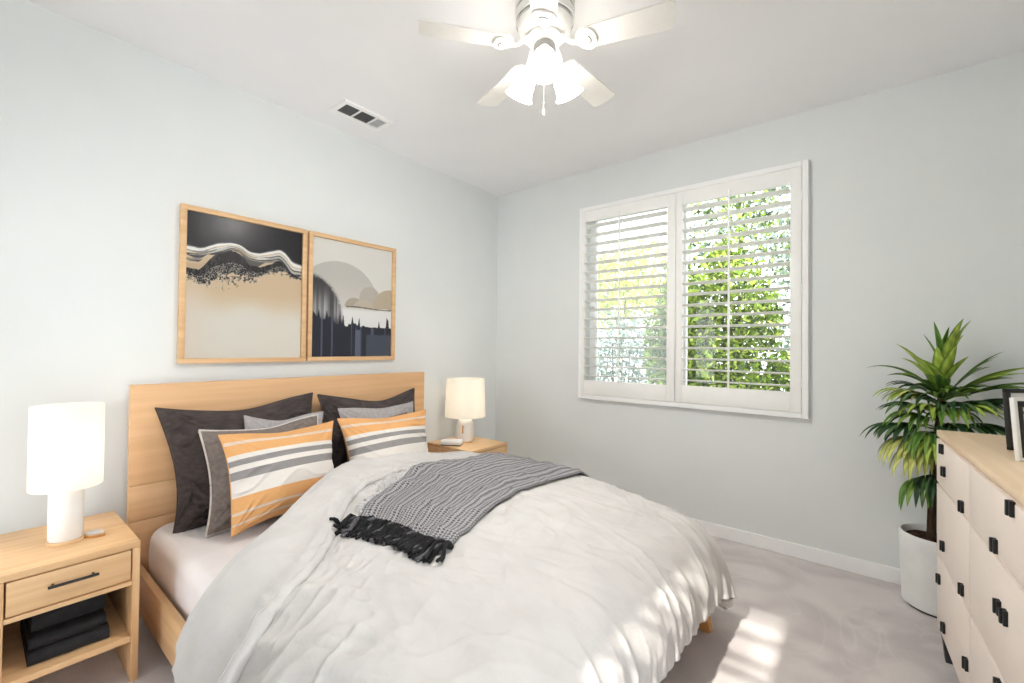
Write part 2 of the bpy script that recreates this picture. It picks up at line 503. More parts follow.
shutter(0.971, 1.729, 0.992, 1.668, 1.008, 2.302, 'left white shutter panel with the paler hazy view behind its slats', 0.9705, 1.312)
shutter(1.732, 2.489, 1.779, 2.43, 1.012, 2.296, 'right white shutter panel with the lime green bush behind its slats', 2.4895, 2.09)

# ================================================================== BED
BY0, BY1 = -2.745, -1.0
bed = thing('bed', 'low oak platform bed with a plain plank headboard against the wall', 'bed', (0.12, (BY0 + BY1) / 2, 0))
hb = bmesh.new()
for k, (za, zb) in enumerate(((0.06, 0.43), (0.4315, 0.597), (0.5985, 1.072))):
    box(hb, 0.095, 0.14, BY0, BY1, za, zb, bev=0.0025)
hbo = obj('headboard', hb, M['head'], bed)
obj('headboard_post', nb((0.06, 0.095, BY0 + 0.2, BY0 + 0.29, 0, 0.9)), M['head'], bed)
obj('headboard_post', nb((0.06, 0.095, BY1 - 0.29, BY1 - 0.2, 0, 0.9)), M['head'], bed)
obj('side_rail', nb((0.14, 2.18, BY0 + 0.012, BY0 + 0.04, 0.075, 0.25), bev=0.004), M['oakx'], bed)
obj('side_rail', nb((0.14, 2.18, BY1 - 0.04, BY1 - 0.012, 0.075, 0.25), bev=0.004), M['oakx'], bed)
obj('foot_rail', nb((2.11, 2.138, BY0 + 0.042, BY1 - 0.042, 0.12, 0.175), bev=0.004), M['oak'], bed)
obj('slat_base', nb(*[(0.16 + 0.16 * k, 0.26 + 0.16 * k, BY0 + 0.04, BY1 - 0.04, 0.155, 0.175) for k in range(12)], bev=0.002), M['oak'], bed)
for (lx, ly, dx) in ((2.20, BY0 + 0.10, 0.03), (2.20, BY1 - 0.10, 0.03), (0.30, BY0 + 0.12, 0), (0.30, BY1 - 0.12, 0), (1.2, (BY0 + BY1) / 2, 0)):
    lb = bmesh.new()
    top = 0.155 if lx > 1.3 or lx > 1 else 0.155
    rt, rb = 0.036, 0.024
    A = [lb.verts.new((lx + dx * 1.3 + sx * rb, ly + sy * rb, 0.0)) for sx, sy in ((-1, -1), (1, -1), (1, 1), (-1, 1))]
    B = [lb.verts.new((lx + sx * rt, ly + sy * rt, top)) for sx, sy in ((-1, -1), (1, -1), (1, 1), (-1, 1))]
    for j in range(4): lb.faces.new((A[j], A[(j + 1) % 4], B[(j + 1) % 4], B[j]))
    lb.faces.new(list(reversed(A))); lb.faces.new(B)
    bmesh.ops.bevel(lb, geom=list(lb.edges), offset=0.004, segments=2, affect='EDGES')
    obj('leg', lb, M['leg'], bed)

# mattress in its fitted sheet
MZ = 0.405
mb = bmesh.new()
def rrect(x0, x1, y0, y1, r, inset, n=10):
    pts = []
    x0 += inset; x1 -= inset; y0 += inset; y1 -= inset; r = max(r - inset, .01)
    for cx_, cy_, a0 in ((x1 - r, y1 - r, 0), (x0 + r, y1 - r, PI / 2), (x0 + r, y0 + r, PI), (x1 - r, y0 + r, 1.5 * PI)):
        pts += [(cx_ + r * math.cos(a0 + PI / 2 * k / n), cy_ + r * math.sin(a0 + PI / 2 * k / n)) for k in range(n + 1)]
    return pts
lv = [(0.03, 0.178), (0.012, 0.182), (0.004, 0.195), (0.0, 0.215), (-0.004, 0.26), (-0.004, 0.31), (0.0, 0.345)]
lv += [(0.055 - 0.055 * math.cos(a_), MZ - 0.055 + 0.055 * math.sin(a_)) for a_ in np.linspace(0.1, PI / 2, 9)]
rings = []
for ins, z in lv:
    rings.append([mb.verts.new((x, y, z)) for x, y in rrect(0.155, 2.2, -2.685, -1.06, 0.10, ins)])
for a_, b_ in zip(rings[:-1], rings[1:]):
    for k in range(len(a_)): mb.faces.new((a_[k], a_[(k + 1) % len(a_)], b_[(k + 1) % len(b_)], b_[k]))
mb.faces.new(list(reversed(rings[0]))); mb.faces.new(rings[-1])
tag(obj('mattress', mb, M['sheet'], origin=(1.18, -1.87, 0.178), angle=50), 'thick mattress in a smooth white fitted sheet, bare at the head of the bed', 'mattress')

# ------------------------------------------------------------------ duvet: cloth relaxed over a soft rounded body
CX0, CX1, CY0, CY1, CT, CR = -0.4, 2.335, -2.80, -1.0, 0.575, 0.19
def top_height(x, y):
    u = (y - (CY0 + CY1) / 2) / ((CY1 - CY0) / 2)
    return CT + 0.030 * np.maximum(1 - u * u, -.3) - 0.075 * sstep(1.45, 2.4, x) * sstep(-2.5, -1.1, y) - 0.03 * sstep(1.7, 2.4, x) - 0.050 * (1 - sstep(.6, 1.25, x)) * sstep(-1.75, -1.15, y)
def body(P):
    """signed distance to a plump rounded slab with a slight crown, and its gradient"""
    x, y, z = P[..., 0], P[..., 1], P[..., 2]
    cy = (CY0 + CY1) / 2; cx = (CX0 + CX1) / 2
    top = top_height(x, y)
    hx, hy, hz = (CX1 - CX0) / 2 - CR, (CY1 - CY0) / 2 - CR, 1.0 - CR
    qx = x - cx; qy = y - cy; qz = z - (top - 1.0)
    ax, ay, az = np.abs(qx) - hx, np.abs(qy) - hy, np.abs(qz) - hz
    mx, my, mz = np.maximum(ax, 0), np.maximum(ay, 0), np.maximum(az, 0)
    ln = np.sqrt(mx * mx + my * my + mz * mz)
    inside = np.minimum(np.maximum(np.maximum(ax, ay), az), 0)
    d = ln + inside - CR
    g = np.stack([mx * np.sign(qx), my * np.sign(qy), mz * np.sign(qz)], -1) / np.maximum(ln, 1e-6)[..., None]
    core = ln < 1e-6
    if core.any():
        a = np.stack([ax, ay, az], -1); k = a.argmax(-1)
        gg = np.zeros_like(g)
        np.put_along_axis(gg, k[..., None], np.take_along_axis(np.sign(np.stack([qx, qy, qz], -1)), k[..., None], -1), -1)
        g[core] = gg[core]
    return d, g

XH_Y = np.array([-3.4, -3.0, -2.8, -2.65, -2.5, -2.33, -2.15, -1.98, -1.8, -1.6, -1.4, -0.9, -0.4])
XH_X = np.array([1.20, 1.27, 1.31, 1.25, 1.13, 0.95, 0.77, 0.655, 0.60, 0.585, 0.60, 0.60, 0.60])
_yy = np.linspace(-3.4, -0.4, 301)
_xx = np.interp(_yy, XH_Y, XH_X)
for _ in range(60): _xx[1:-1] = 0.25 * _xx[:-2] + 0.5 * _xx[1:-1] + 0.25 * _xx[2:]
def xhead(y): return np.interp(y, _yy, _xx)

def relax(P, rest, pin, steps=240, inner=6, ex=1.03, ey=1.03, seed=3, wob=0.004):
    rs = np.random.RandomState(seed)
    n, m = P.shape[:2]
    X = P.astype(np.float32).copy()
    k1 = rs.rand(n, m, 3).astype(np.float32) - 0.5
    for _ in range(3):
        k1[1:-1] = (k1[:-2] + k1[1:-1] + k1[2:]) / 3; k1[:, 1:-1] = (k1[:, :-2] + k1[:, 1:-1] + k1[:, 2:]) / 3
    X += wob * 4 * k1
    L = lambda a, b: np.sqrt(((a - b) ** 2).sum(-1)).astype(np.float32)
    sc = np.ones((n, m), np.float32)
    R = rest.astype(np.float32)
    ro = lambda a, b: np.sqrt((((a - b) * np.array([ex, ey], np.float32)) ** 2).sum(-1)).astype(np.float32)
    w = np.where(pin, 0.0, 1.0).astype(np.float32)[..., None]
    cons = []
    for par in (0, 1):
        cons.append((np.s_[par:n - 1:2, :], np.s_[par + 1:n:2, :], 1.0))
    for par in (0, 1):
        cons.append((np.s_[:, par:m - 1:2], np.s_[:, par + 1:m:2], 1.0))
    for par in (0, 1):
        cons.append((np.s_[par:n - 1:2, :-1], np.s_[par + 1:n:2, 1:], 0.5))
        cons.append((np.s_[par:n - 1:2, 1:], np.s_[par + 1:n:2, :-1], 0.5))
    C = [(a, b, st, ro(R[a], R[b]), w[a], w[b]) for a, b, st in cons]
    bend = [(np.s_[:-2], np.s_[2:]), (np.s_[:, :-2], np.s_[:, 2:])]
    B = [(a, b, ro(R[a], R[b]), w[a], w[b]) for a, b in bend]
    Xp = X.copy()
    g = np.array([0, 0, -0.00055], np.float32)
    for it in range(steps):
        damp = 0.95 if it < steps * 0.7 else 0.85
        V = (X - Xp) * damp
        Xp = X.copy()
        X = X + w * (V + g)
        for k in range(inner):
            for a, b, st, r, wa, wb in C:
                d = X[b] - X[a]
                l = np.sqrt((d * d).sum(-1)) + 1e-9
                f = (st * (l - r) / l)[..., None] * d / np.maximum(wa + wb, 1e-6)
                X[a] += wa * f; X[b] -= wb * f
            for a, b, r, wa, wb in B:
                d = X[b] - X[a]
                l = np.sqrt((d * d).sum(-1)) + 1e-9
                f = (0.22 * np.minimum(l - r, 0) / l)[..., None] * d / 2
                X[a] += wa * f; X[b] -= wb * f
            if k % 2 == 1 or k == inner - 1:
                d, gr = body(X)
                pen = np.maximum(0.004 - d, 0)
                X = X + (w * (pen[..., None] * gr)).astype(np.float32)
                hit = (pen > 0)[..., None] & (w > 0)
                mv = X - Xp
                tn = mv - (mv * gr).sum(-1, keepdims=True) * gr
                X = np.where(hit, X - 0.35 * tn, X).astype(np.float32)
                X[..., 2] = np.maximum(X[..., 2], 0.02)
    return X.astype(float)

NU, NV = 138, 172
HANG_N, HANG_F, HANG_T = 0.24, 0.17, 0.185
yc = np.linspace(CY0 - HANG_N + 0.075, CY1 + HANG_F - 0.075, NV)
tt = np.linspace(0, 1, NU)
xs0 = xhead(yc) + 0.05
xs1 = np.full(NV, CX1 + HANG_T - 0.075)
PX = xs0[None, :] + (xs1 - xs0)[None, :] * tt[:, None]
PY = np.repeat(yc[None, :], NU, 0)
P0 = np.stack([PX, PY, np.full_like(PX, 0.63)], -1)
# start already folded over the edges so the relaxing is short
def fold_over(P):
    Q = P.copy()
    fx = np.maximum(P[..., 0] - (CX1 - 0.06), 0); fyp = np.maximum(P[..., 1] - (CY1 - 0.06), 0); fyn = np.maximum((CY0 + 0.06) - P[..., 1], 0)
    Q[..., 0] -= fx * 0.75; Q[..., 1] += -fyp * 0.75 + fyn * 0.75
    Q[..., 2] -= np.maximum(np.maximum(fx, fyp), fyn) * 0.7
    return Q
pin = np.zeros((NU, NV), bool)
on_top = (yc > CY0 + 0.1) & (yc < CY1 - 0.1)
pin[0, on_top] = True
P1 = fold_over(P0)
d0, g0 = body(P1)
P1 = P1 - ((d0 - 0.012)[..., None] * g0) * pin[..., None]
DUV = relax(P1, np.stack([PX, PY], -1), pin, ex=1.055, ey=1.022)

# fine creasing the grid is too coarse to buckle into: low ridges that follow the pull of the cloth
def normals(P):
    a = np.gradient(P, axis=0); b = np.gradient(P, axis=1)
    n_ = np.cross(a, b); n_ /= np.linalg.norm(n_, axis=-1, keepdims=True) + 1e-9
    return np.where(n_[..., 2:3] < -0.3, -n_, n_)
def refine(P):
    n, m = P.shape[:2]
    A = np.zeros((2 * n - 1, m, 3)); A[::2] = P; A[1::2] = (P[:-1] + P[1:]) / 2
    A[1:-1:2][1:-1] += (P[1:-2] + P[2:-1] - P[:-3] - P[3:])[:] / 16
    Bm = np.zeros((2 * n - 1, 2 * m - 1, 3)); Bm[:, ::2] = A; Bm[:, 1::2] = (A[:, :-1] + A[:, 1:]) / 2
    Bm[:, 1:-1:2][:, 1:-1] += (A[:, 1:-2] + A[:, 2:-1] - A[:, :-3] - A[:, 3:]) / 16
    return Bm
D2 = refine(DUV)
N2 = normals(D2)
ux = refine(np.stack([PX, PY, PY], -1))
gx, gy = ux[..., 0], ux[..., 1]
foot = sstep(1.75, 2.3, gx)
def ridged(a, b, seed, p=3): return (1 - np.abs(vnoise(a, b, seed))) ** p
warp1 = vnoise(gx * 3, gy * 3, 5); warp2 = vnoise(gx * 2 + 4, gy * 5, 6)
amp = 0.5 + 0.5 * vnoise(gx * 2.1, gy * 2.1, 9)
amp2 = 0.5 + 0.5 * vnoise(gx * 3.3 + 7, gy * 2.7, 19)
# across the bed near the side, along it toward the far foot
wr = ridged(gx * 9 + 1.1 * warp1 + 2.2 * gy, gy * 2.2 + warp2, 1, 4) * amp + 0.6 * ridged(gx * 17 + 1.4 * warp1 + 5 * gy, gy * 4 + warp2, 11, 4) * amp2
wr3 = ridged(gx * 21 + 2 * warp1 + 8 * gy, gy * 7 + 2 * warp2, 51, 3) * ridged(gx * 3, gy * 3, 52, 1)
wl = ridged(gx * 2.0 + warp1, gy * 12 + 1.2 * warp2 - 3 * gx, 12, 4) * amp2
wr2 = ridged(gx * 1.9, gy * 12 + 1.4 * warp1, 2, 3) + 0.3 * ridged(gx * 2.6 + warp2, gy * 21 + 1.6 * warp1, 22, 3) * amp2
far = sstep(-2.1, -1.3, gy)
# long shallow pulls over the whole top, crossing at a slant
pull = gx * .8 + gy * .6; acr = gx * .6 - gy * .8
wr4 = ridged(pull * 2.0 + .8 * warp2, acr * 9 + 1.5 * warp1, 61, 4) * (.3 + .7 * amp) + .7 * ridged(gx * 7 + 1.6 * warp2, gy * 2.4 + warp1, 62, 4) * amp2 + .45 * ridged(pull * 4 + warp1, acr * 19 + 2 * warp2, 63, 3) * amp
clear = sstep(.24, .42, gx - xhead(gy))            # the cover lies flat beneath the flap
D2 = D2 + N2 * (wr4 * 0.022 * clear * (1 - .45 * far) * (1 - .5 * foot))[..., None]
N2 = normals(D2)
D2 = D2 + N2 * ((clear * (wr * (1 - .6 * far) * 0.026 + wr3 * 0.009 + wl * far * 0.015) * (1 - foot) + wr2 * foot * 0.0095 * (.45 + amp))[..., None])

duv_me = grid_mesh('duvet', D2)
cover = bpy.data.objects.new('duvet', duv_me); COL.objects.link(cover)
duv_me.materials.append(M['duvet'])
tag(cover, 'crumpled white duvet spread over the bed with its head end turned back', 'duvet')
base = Vector((1.45, -1.87, MZ))
duv_me.transform(Matrix.Translation(-base)); cover.location = base
so = cover.modifiers.new('thick', 'SOLIDIFY'); so.thickness = 0.028; so.offset = -1 if N2[60, 80, 2] * 1 > 0 else 1

# ---- turned-back head end: a plump rolled flap lying over the cover
def side_path(y_u):
    """unrolled y -> point on the body's outline across the bed (y, z, ny, nz)"""
    y_u = np.asarray(y_u, float)
    yl, yr, r = CY0 + CR, CY1 - CR, CR
    out_y = y_u.copy(); out_z = np.full_like(y_u, CT); ny = np.zeros_like(y_u); nz = np.ones_like(y_u)
    arc = r * PI / 2
    for sgn, e in ((-1, yl), (1, yr)):
        s = (y_u - e) * sgn
        a = np.clip(s / r, 0, PI / 2)
        k = s > 0
        dn = np.maximum(s - arc, 0)
        out_y = np.where(k, e + sgn * r * np.sin(a), out_y)
        out_z = np.where(k, CT - r + r * np.cos(a) - dn, out_z)
        ny = np.where(k, sgn * np.sin(a), ny); nz = np.where(k, np.cos(a), nz)
    return out_y, out_z, ny, nz
NF = 260
yu = np.linspace(CY0 - 0.165, CY1 + 0.05, NF)
fy, fz, fny, fnz = side_path(yu)
# cross-section: (offset along the bed from the head line, height above the body)
def smooth_poly(pts, n):
    pts = np.array(pts, float)
    t = np.linspace(0, 1, len(pts)); tt_ = np.linspace(0, 1, n)
    # Catmull-Rom
    out = []
    for q in tt_:
        s = q * (len(pts) - 1); i = min(int(s), len(pts) - 2); f = s - i
        p0, p1, p2, p3 = pts[max(i - 1, 0)], pts[i], pts[i + 1], pts[min(i + 2, len(pts) - 1)]
        out.append(0.5 * (2 * p1 + (p2 - p0) * f + (2 * p0 - 5 * p1 + 4 * p2 - p3) * f * f + (3 * p1 - p0 - 3 * p2 + p3) * f ** 3))
    return np.array(out)
NC = 84
sec = smooth_poly([(0.16, -0.10), (0.07, -0.125), (-0.01, -0.115), (-0.045, -0.07), (-0.045, -0.02), (-0.02, 0.022), (0.03, 0.050), (0.09, 0.062), (0.16, 0.062),
               (0.23, 0.058), (0.30, 0.052), (0.338, 0.046), (0.352, 0.030), (0.345, 0.010), (0.325, 0.002), (0.28, 0.003), (0.22, 0.003)], NC)
ii, jj = np.meshgrid(np.arange(NF), np.arange(NC), indexing='ij')
so_ = sec[:, 0][None, :]; sh = sec[:, 1][None, :]
Y = yu[:, None]
xh = xhead(np.clip(fy, -3, -0.9) - np.maximum(0, (CY0 + CR - yu)) * 0.0)[:, None]
xh = xhead(yu)[:, None]
sag = 1 + 0.0 * Y
wide = 1 + 0.18 * vnoise(yu * 2.3, yu * 0 + 3.3, 14)[:, None]
along = vnoise(yu[:, None] * 30 + so_ * 6, so_ * 7 + 2, 21)
hemmask = np.exp(-((so_ - 0.315) / 0.05) ** 2) * (sh > 0)
topmask = sstep(-0.02, 0.03, sh) * sstep(-0.04, 0.04, so_)
lift = sh * (0.85 + 0.3 * vnoise(yu * 2.0, yu * 0 + 7.7, 4)[:, None] * sstep(0, 0.04, sh)) + hemmask * 0.007 * np.abs(vnoise(yu[:, None] * 34, so_ * 0 + 1, 6)) \
    + topmask * (0.016 * vnoise(yu[:, None] * 4 + so_ * 4, so_ * 8, 31) + 0.013 * (1 - np.abs(vnoise(yu[:, None] * 13 - so_ * 12, so_ * 9 + 5, 33))) ** 2)
hangf = sstep(0, 0.3, (CY0 + CR - yu))[:, None]           # where it hangs down the near side
ox = so_ * wide
FX = xh + ox
FYv = fy[:, None] + fny[:, None] * lift + 0 * so_
lift = np.where(sh > 0, lift * (1 - .45 * sstep(-1.75, -1.15, yu[:, None])), lift)
FZ = fz[:, None] + top_height(FX, fy[:, None]) - CT + fnz[:, None] * lift
FZ = np.maximum(FZ, np.where((fnz[:, None] > 0.9) & (sh < -0.05), MZ + 0.003, -9))
# the hanging hem kicks out and waves a little
FYv -= hangf ** 2 * 0.008 * (1 + vnoise(xh * 9 + ox * 9, 0 * ox, 12))
FX += hangf * 0.02 * vnoise(yu[:, None] * 7, so_ * 5, 17)
flapP = np.stack([FX, FYv, FZ], -1)
fl_me = grid_mesh('turned_back_flap', flapP, wrap=False)
bmf = bmesh.new(); bmf.from_mesh(fl_me)
bmf.verts.ensure_lookup_table()
rings_ = [(row, [bmf.verts[row * NC + j] for j in range(NC)]) for row in (0, NF - 1)]
for row, ring in rings_:
    c_ = bmf.verts.new(sum((v.co for v in ring), Vector()) / NC)
    for j in range(NC - 1):
        bmf.faces.new((ring[j], ring[j + 1], c_) if row else (ring[j + 1], ring[j], c_))
bmesh.ops.recalc_face_normals(bmf, faces=list(bmf.faces))
obj('turned_back_flap', bmf, M['duvet'], cover, angle=70)
hemline = bmesh.new()
k_h = int(np.argmin(np.abs(sec[:, 0] - 0.325) + (sec[:, 1] < 0.03) * 9))
tube(hemline, [tuple(flapP[i, k_h] + np.array([0, 0, 0.0015])) for i in range(0, NF, 2)], 0.0022, 6)
obj('hem_seam', hemline, M['duvet'], cover)

# ------------------------------------------------------------------ knitted throw laid across the duvet
dg = bpy.context.evaluated_depsgraph_get()
def mesh_bvh(o):
    me = o.data; mw = Matrix.Translation(o.location if o.parent is None else o.location + o.parent.location)
    return BVHTree.FromPolygons([mw @ v.co for v in me.vertices], [tuple(p.vertices) for p in me.polygons])
TREES = [mesh_bvh(o) for o in (cover, [c for c in cover.children if c.name.startswith('turned')][0])]
def top_z(x, y):
    best = None
    for t in TREES:
        h = t.ray_cast(Vector((x, y, 1.5)), Vector((0, 0, -1)))
        if h[0] is not None and (best is None or h[0].z > best): best = h[0].z
    return best
TN, TM = 90, 150
LX = np.interp(np.linspace(0, 1, TM), [0, 0.12, 0.45, 0.8, 1], [1.36, 1.20, 1.00, 0.98, 1.04])
RX = np.interp(np.linspace(0, 1, TM), [0, 0.2, 0.5, 0.8, 1], [1.78, 1.70, 1.58, 1.60, 1.64])
def smooth1(a, k=25):
    for _ in range(k): a[1:-1] = 0.25 * a[:-2] + 0.5 * a[1:-1] + 0.25 * a[2:]
    return a
LX, RX = smooth1(LX), smooth1(RX)
TY = np.linspace(-2.225, -0.99, TM)
TH = np.zeros((TN, TM, 3))
for i in range(TN):
    u = i / (TN - 1)
    for j in range(TM):
        x = LX[j] + (RX[j] - LX[j]) * u + 0.012 * math.sin(TY[j] * 5 + u * 3)
        y = TY[j] - 0.11 * (1 - u) * (1 - j / TM) + 0.02 * math.sin(u * 5) * (1 - j / TM)
        z = top_z(x, y)
        TH[i, j] = (x, y, z if z is not None else np.nan)
bad = np.isnan(TH[..., 2])
for j in range(TM):
    for i in range(TN):
        if np.isnan(TH[i, j, 2]): TH[i, j, 2] = TH[i, j - 1, 2] - 0.03
zz = TH[..., 2].copy()
for _ in range(8):                                    # cloth bridges the finest creases beneath it
    zs = zz.copy()
    zs[1:-1] = (zz[:-2] + zz[1:-1] + zz[2:]) / 3
    zs[:, 1:-1] = (zs[:, :-2] + zs[:, 1:-1] + zs[:, 2:]) / 3
    zz = np.maximum(zs, TH[..., 2])
uu = np.linspace(0, 1, TN)[:, None]; vv = np.linspace(0, 1, TM)[None, :]
ripple = (0.5 + 0.5 * np.sin(uu * 2 * PI * (5.2) + 1.3 * vnoise(vv * 4, uu * 3, 41))) * 0.020 * (0.5 + 0.5 * vv) \
    + (0.5 + 0.5 * np.sin(uu * 2 * PI * 9.5 + 2.5 * vnoise(vv * 3 + 5, uu * 2, 42) + 2)) * 0.007
TH[..., 2] = zz + 0.010 + ripple * np.minimum(1, np.minimum(uu, 1 - uu) * 12 + 0.25)
th_me = grid_mesh('throw_blanket', TH, flip=False)
thr = bpy.data.objects.new('throw_blanket', th_me); COL.objects.link(thr)
th_me.materials.append(M['knit'])
tb = Vector((1.35, -1.65, 0.6)); th_me.transform(Matrix.Translation(-tb)); thr.location = tb
tag(thr, 'grey knitted throw with thick black tassels laid across the white duvet', 'throw blanket')
sm = thr.modifiers.new('thick', 'SOLIDIFY'); sm.thickness = 0.007; sm.offset = 0
rnd = random.Random(11)
for k in range(46):
    u = (k + 0.5) / 46
    i = int(u * (TN - 1)); p = Vector(TH[i, 0]) + Vector((0, 0, 0.004))
    bmt = bmesh.new()
    for strand in range(4):
        q = p + Vector((rnd.uniform(-0.005, 0.005), 0.012, rnd.uniform(0, 0.008)))
        ang = math.radians(-100 + rnd.uniform(-26, 26) + (18 if k % 7 == 3 else 0))
        ln = rnd.uniform(0.075, 0.11) * (1.15 if k > 40 else 1)
        pts = []
        for s in range(7):
            f = s / 6
            x = q.x + math.cos(ang) * ln * f + 0.008 * math.sin(f * 5 + k + strand)
            y = q.y + math.sin(ang) * ln * f
            zt = top_z(x, y) or 0.5
            hump = 0.022 * math.sin(min(1, f * 1.6) * PI) + 0.006
            pts.append((x, y, max(zt + hump * 0.8 + 0.004 * strand, zt + 0.005)))
        tube(bmt, pts, [0.0076 * (1 - 0.25 * s / 6) for s in range(7)], 6)
    obj('tassel', bmt, M['grey_wool'] if k % 7 == 2 else M['fringe'], thr)
for k in range(40):                                   # short pale fringe along the side nearest the pillows
    j = int((0.03 + 0.62 * k / 40) * (TM - 1)); p = Vector(TH[0, j])
    bmt = bmesh.new()
    for strand in range(3):
        ang = math.radians(178 + rnd.uniform(-40, 40)); ln = rnd.uniform(0.02, 0.05)
        pts = []
        for s in range(4):
            f = s / 3
            x = p.x + 0.01 + math.cos(ang) * (ln + 0.01) * f; y = p.y + math.sin(ang) * ln * f + rnd.uniform(-0.004, 0.004)
            pts.append((x, y, (top_z(x, y) or 0.5) + 0.007 + 0.01 * math.sin(f * PI)))
        tube(bmt, pts, 0.0028, 5)
    obj('side_fringe', bmt, M['pale_fringe'], thr)

# ------------------------------------------------------------------ pillows
def pillow_points(W, Hh, T, pinch, seed, wr, n=44, sagc=0.0, stretch=(1, 1)):
    u = np.linspace(-1, 1, n)
    Ug, Vg = np.meshgrid(u, u, indexing='ij')
    # denser toward the rim
    Ug = np.sign(Ug) * (1 - (1 - np.abs(Ug)) ** 1.35); Vg = np.sign(Vg) * (1 - (1 - np.abs(Vg)) ** 1.35)
    X = W / 2 * Ug * (1 - pinch * (1 - Vg ** 2) * np.abs(Ug) ** 1.5)
    Z = Hh / 2 * Vg * (1 - pinch * 1.1 * (1 - Ug ** 2) * np.abs(Vg) ** 1.5)
    th = np.clip((1 - Ug ** 2), 0, 1) ** 0.60 * np.clip((1 - Vg ** 2), 0, 1) ** 0.60
    th = th * (1 - 0.22 * Vg) * (1 + 0.22 * vnoise(X * 5 + seed, Z * 5 + 2 * seed, seed + 1))
    # corners flop a little, the filled middle sinks at the top edge
    Z = Z - Hh * 0.035 * np.clip(Vg, 0, 1) ** 2 * np.exp(-((Ug - 0.15 * math.sin(seed)) / 0.45) ** 2)
    X = X + W * 0.018 * math.sin(seed * 1.7) * Vg + W * 0.012 * np.sin(Vg * 2.2 + seed) * np.abs(Ug)
    Z = Z + Hh * 0.02 * np.sin(Ug * 2.4 + seed * 2.1) * np.abs(Vg)
    sx, sz = stretch
    crease = (1 - np.abs(vnoise(X * 5 * sx + seed, Z * 19 * sz + 1.5 * vnoise(X * 9, Z * 7, seed + 3), seed))) ** 3 - 0.25
    side = 0.35 + 0.65 * np.abs(Ug) ** 1.5
    ang = np.arctan2(1.1 - np.abs(Vg), 1.1 - np.abs(Ug))
    rad = ((1 - np.abs(vnoise(ang * 6 + seed + 9 * (Ug > 0) + 17 * (Vg > 0), ang * 0 + seed, seed + 7))) ** 2 - .3) * np.exp(-((np.abs(Ug) - 1) ** 2 + (np.abs(Vg) - 1) ** 2) / 0.30)
    edge = np.clip(th * 3, 0, 1)
    f = T / 2 * th + wr * (crease * side + 1.1 * rad) * edge
    b = T / 2 * th * 0.5
    return Ug, Vg, X, Z, f, b

def pillow(name, W, Hh, T, mat, loc, lean, yaw, label, roll=0.0, pinch=0.10, seed=1, wr=0.004, pipe=None, pipe_mat=None, stripes=None, group=None, curve=0.0, stretch=(1, 1), taper=0.0):
    n = 96
    Ug, Vg, X, Z, f, b = pillow_points(W, Hh, T, pinch, seed, wr, n, 0, stretch)
    bend = curve * (X / W * 2) ** 2
    X = X * (1 + taper * Vg)
    # local frame: width along +Y, height +Z, front faces +X
    front = np.stack([f + bend, X, Z], -1); back = np.stack([-b + bend, X, Z], -1)
    me = bpy.data.meshes.new(name)
    bm = bmesh.new(); uvl = bm.loops.layers.uv.new('UVMap'); par = {}
    Vf = [[None] * n for _ in range(n)]; Vb = [[None] * n for _ in range(n)]
    cols = []
    for i in range(n):
        for j in range(n):
            Vf[i][j] = bm.verts.new(front[i, j]); par[Vf[i][j]] = ((Ug[i, j] + 1) / 2, (1 - Vg[i, j]) / 2)
    for i in range(n):
        for j in range(n):
            if i in (0, n - 1) or j in (0, n - 1): Vb[i][j] = Vf[i][j]
            else:
                Vb[i][j] = bm.verts.new(back[i, j]); par[Vb[i][j]] = par[Vf[i][j]]
    for i in range(n - 1):
        for j in range(n - 1):
            bm.faces.new((Vf[i][j], Vf[i + 1][j], Vf[i + 1][j + 1], Vf[i][j + 1]))
            q = (Vb[i][j], Vb[i][j + 1], Vb[i + 1][j + 1], Vb[i + 1][j])
            try: bm.faces.new(q)
            except ValueError: pass
    for f_ in bm.faces:
        for l_ in f_.loops: l_[uvl].uv = par[l_.vert]
    bm.normal_update(); bm.to_mesh(me); bm.free()
    for p in me.polygons: p.use_smooth = True
    me.materials.append(mat)
    o = bpy.data.objects.new(name, me); COL.objects.link(o)
    o.location = loc
    o.rotation_euler = (Matrix.Rotation(yaw, 3, 'Z') @ Matrix.Rotation(-lean, 3, 'Y') @ Matrix.Rotation(roll, 3, 'X')).to_euler()
    tag(o, label, 'pillow', group)
    if pipe:
        loop = [front[i, 0] for i in range(n)] + [front[n - 1, j] for j in range(1, n)] + [front[i, n - 1] for i in range(n - 2, -1, -1)] + [front[0, j] for j in range(n - 2, 0, -1)]
        pb = bmesh.new()
        tube(pb, [tuple(p) for p in loop] + [tuple(loop[0])], pipe, 6)
        obj('piping', pb, pipe_mat or mat, o, local=True)
    return o

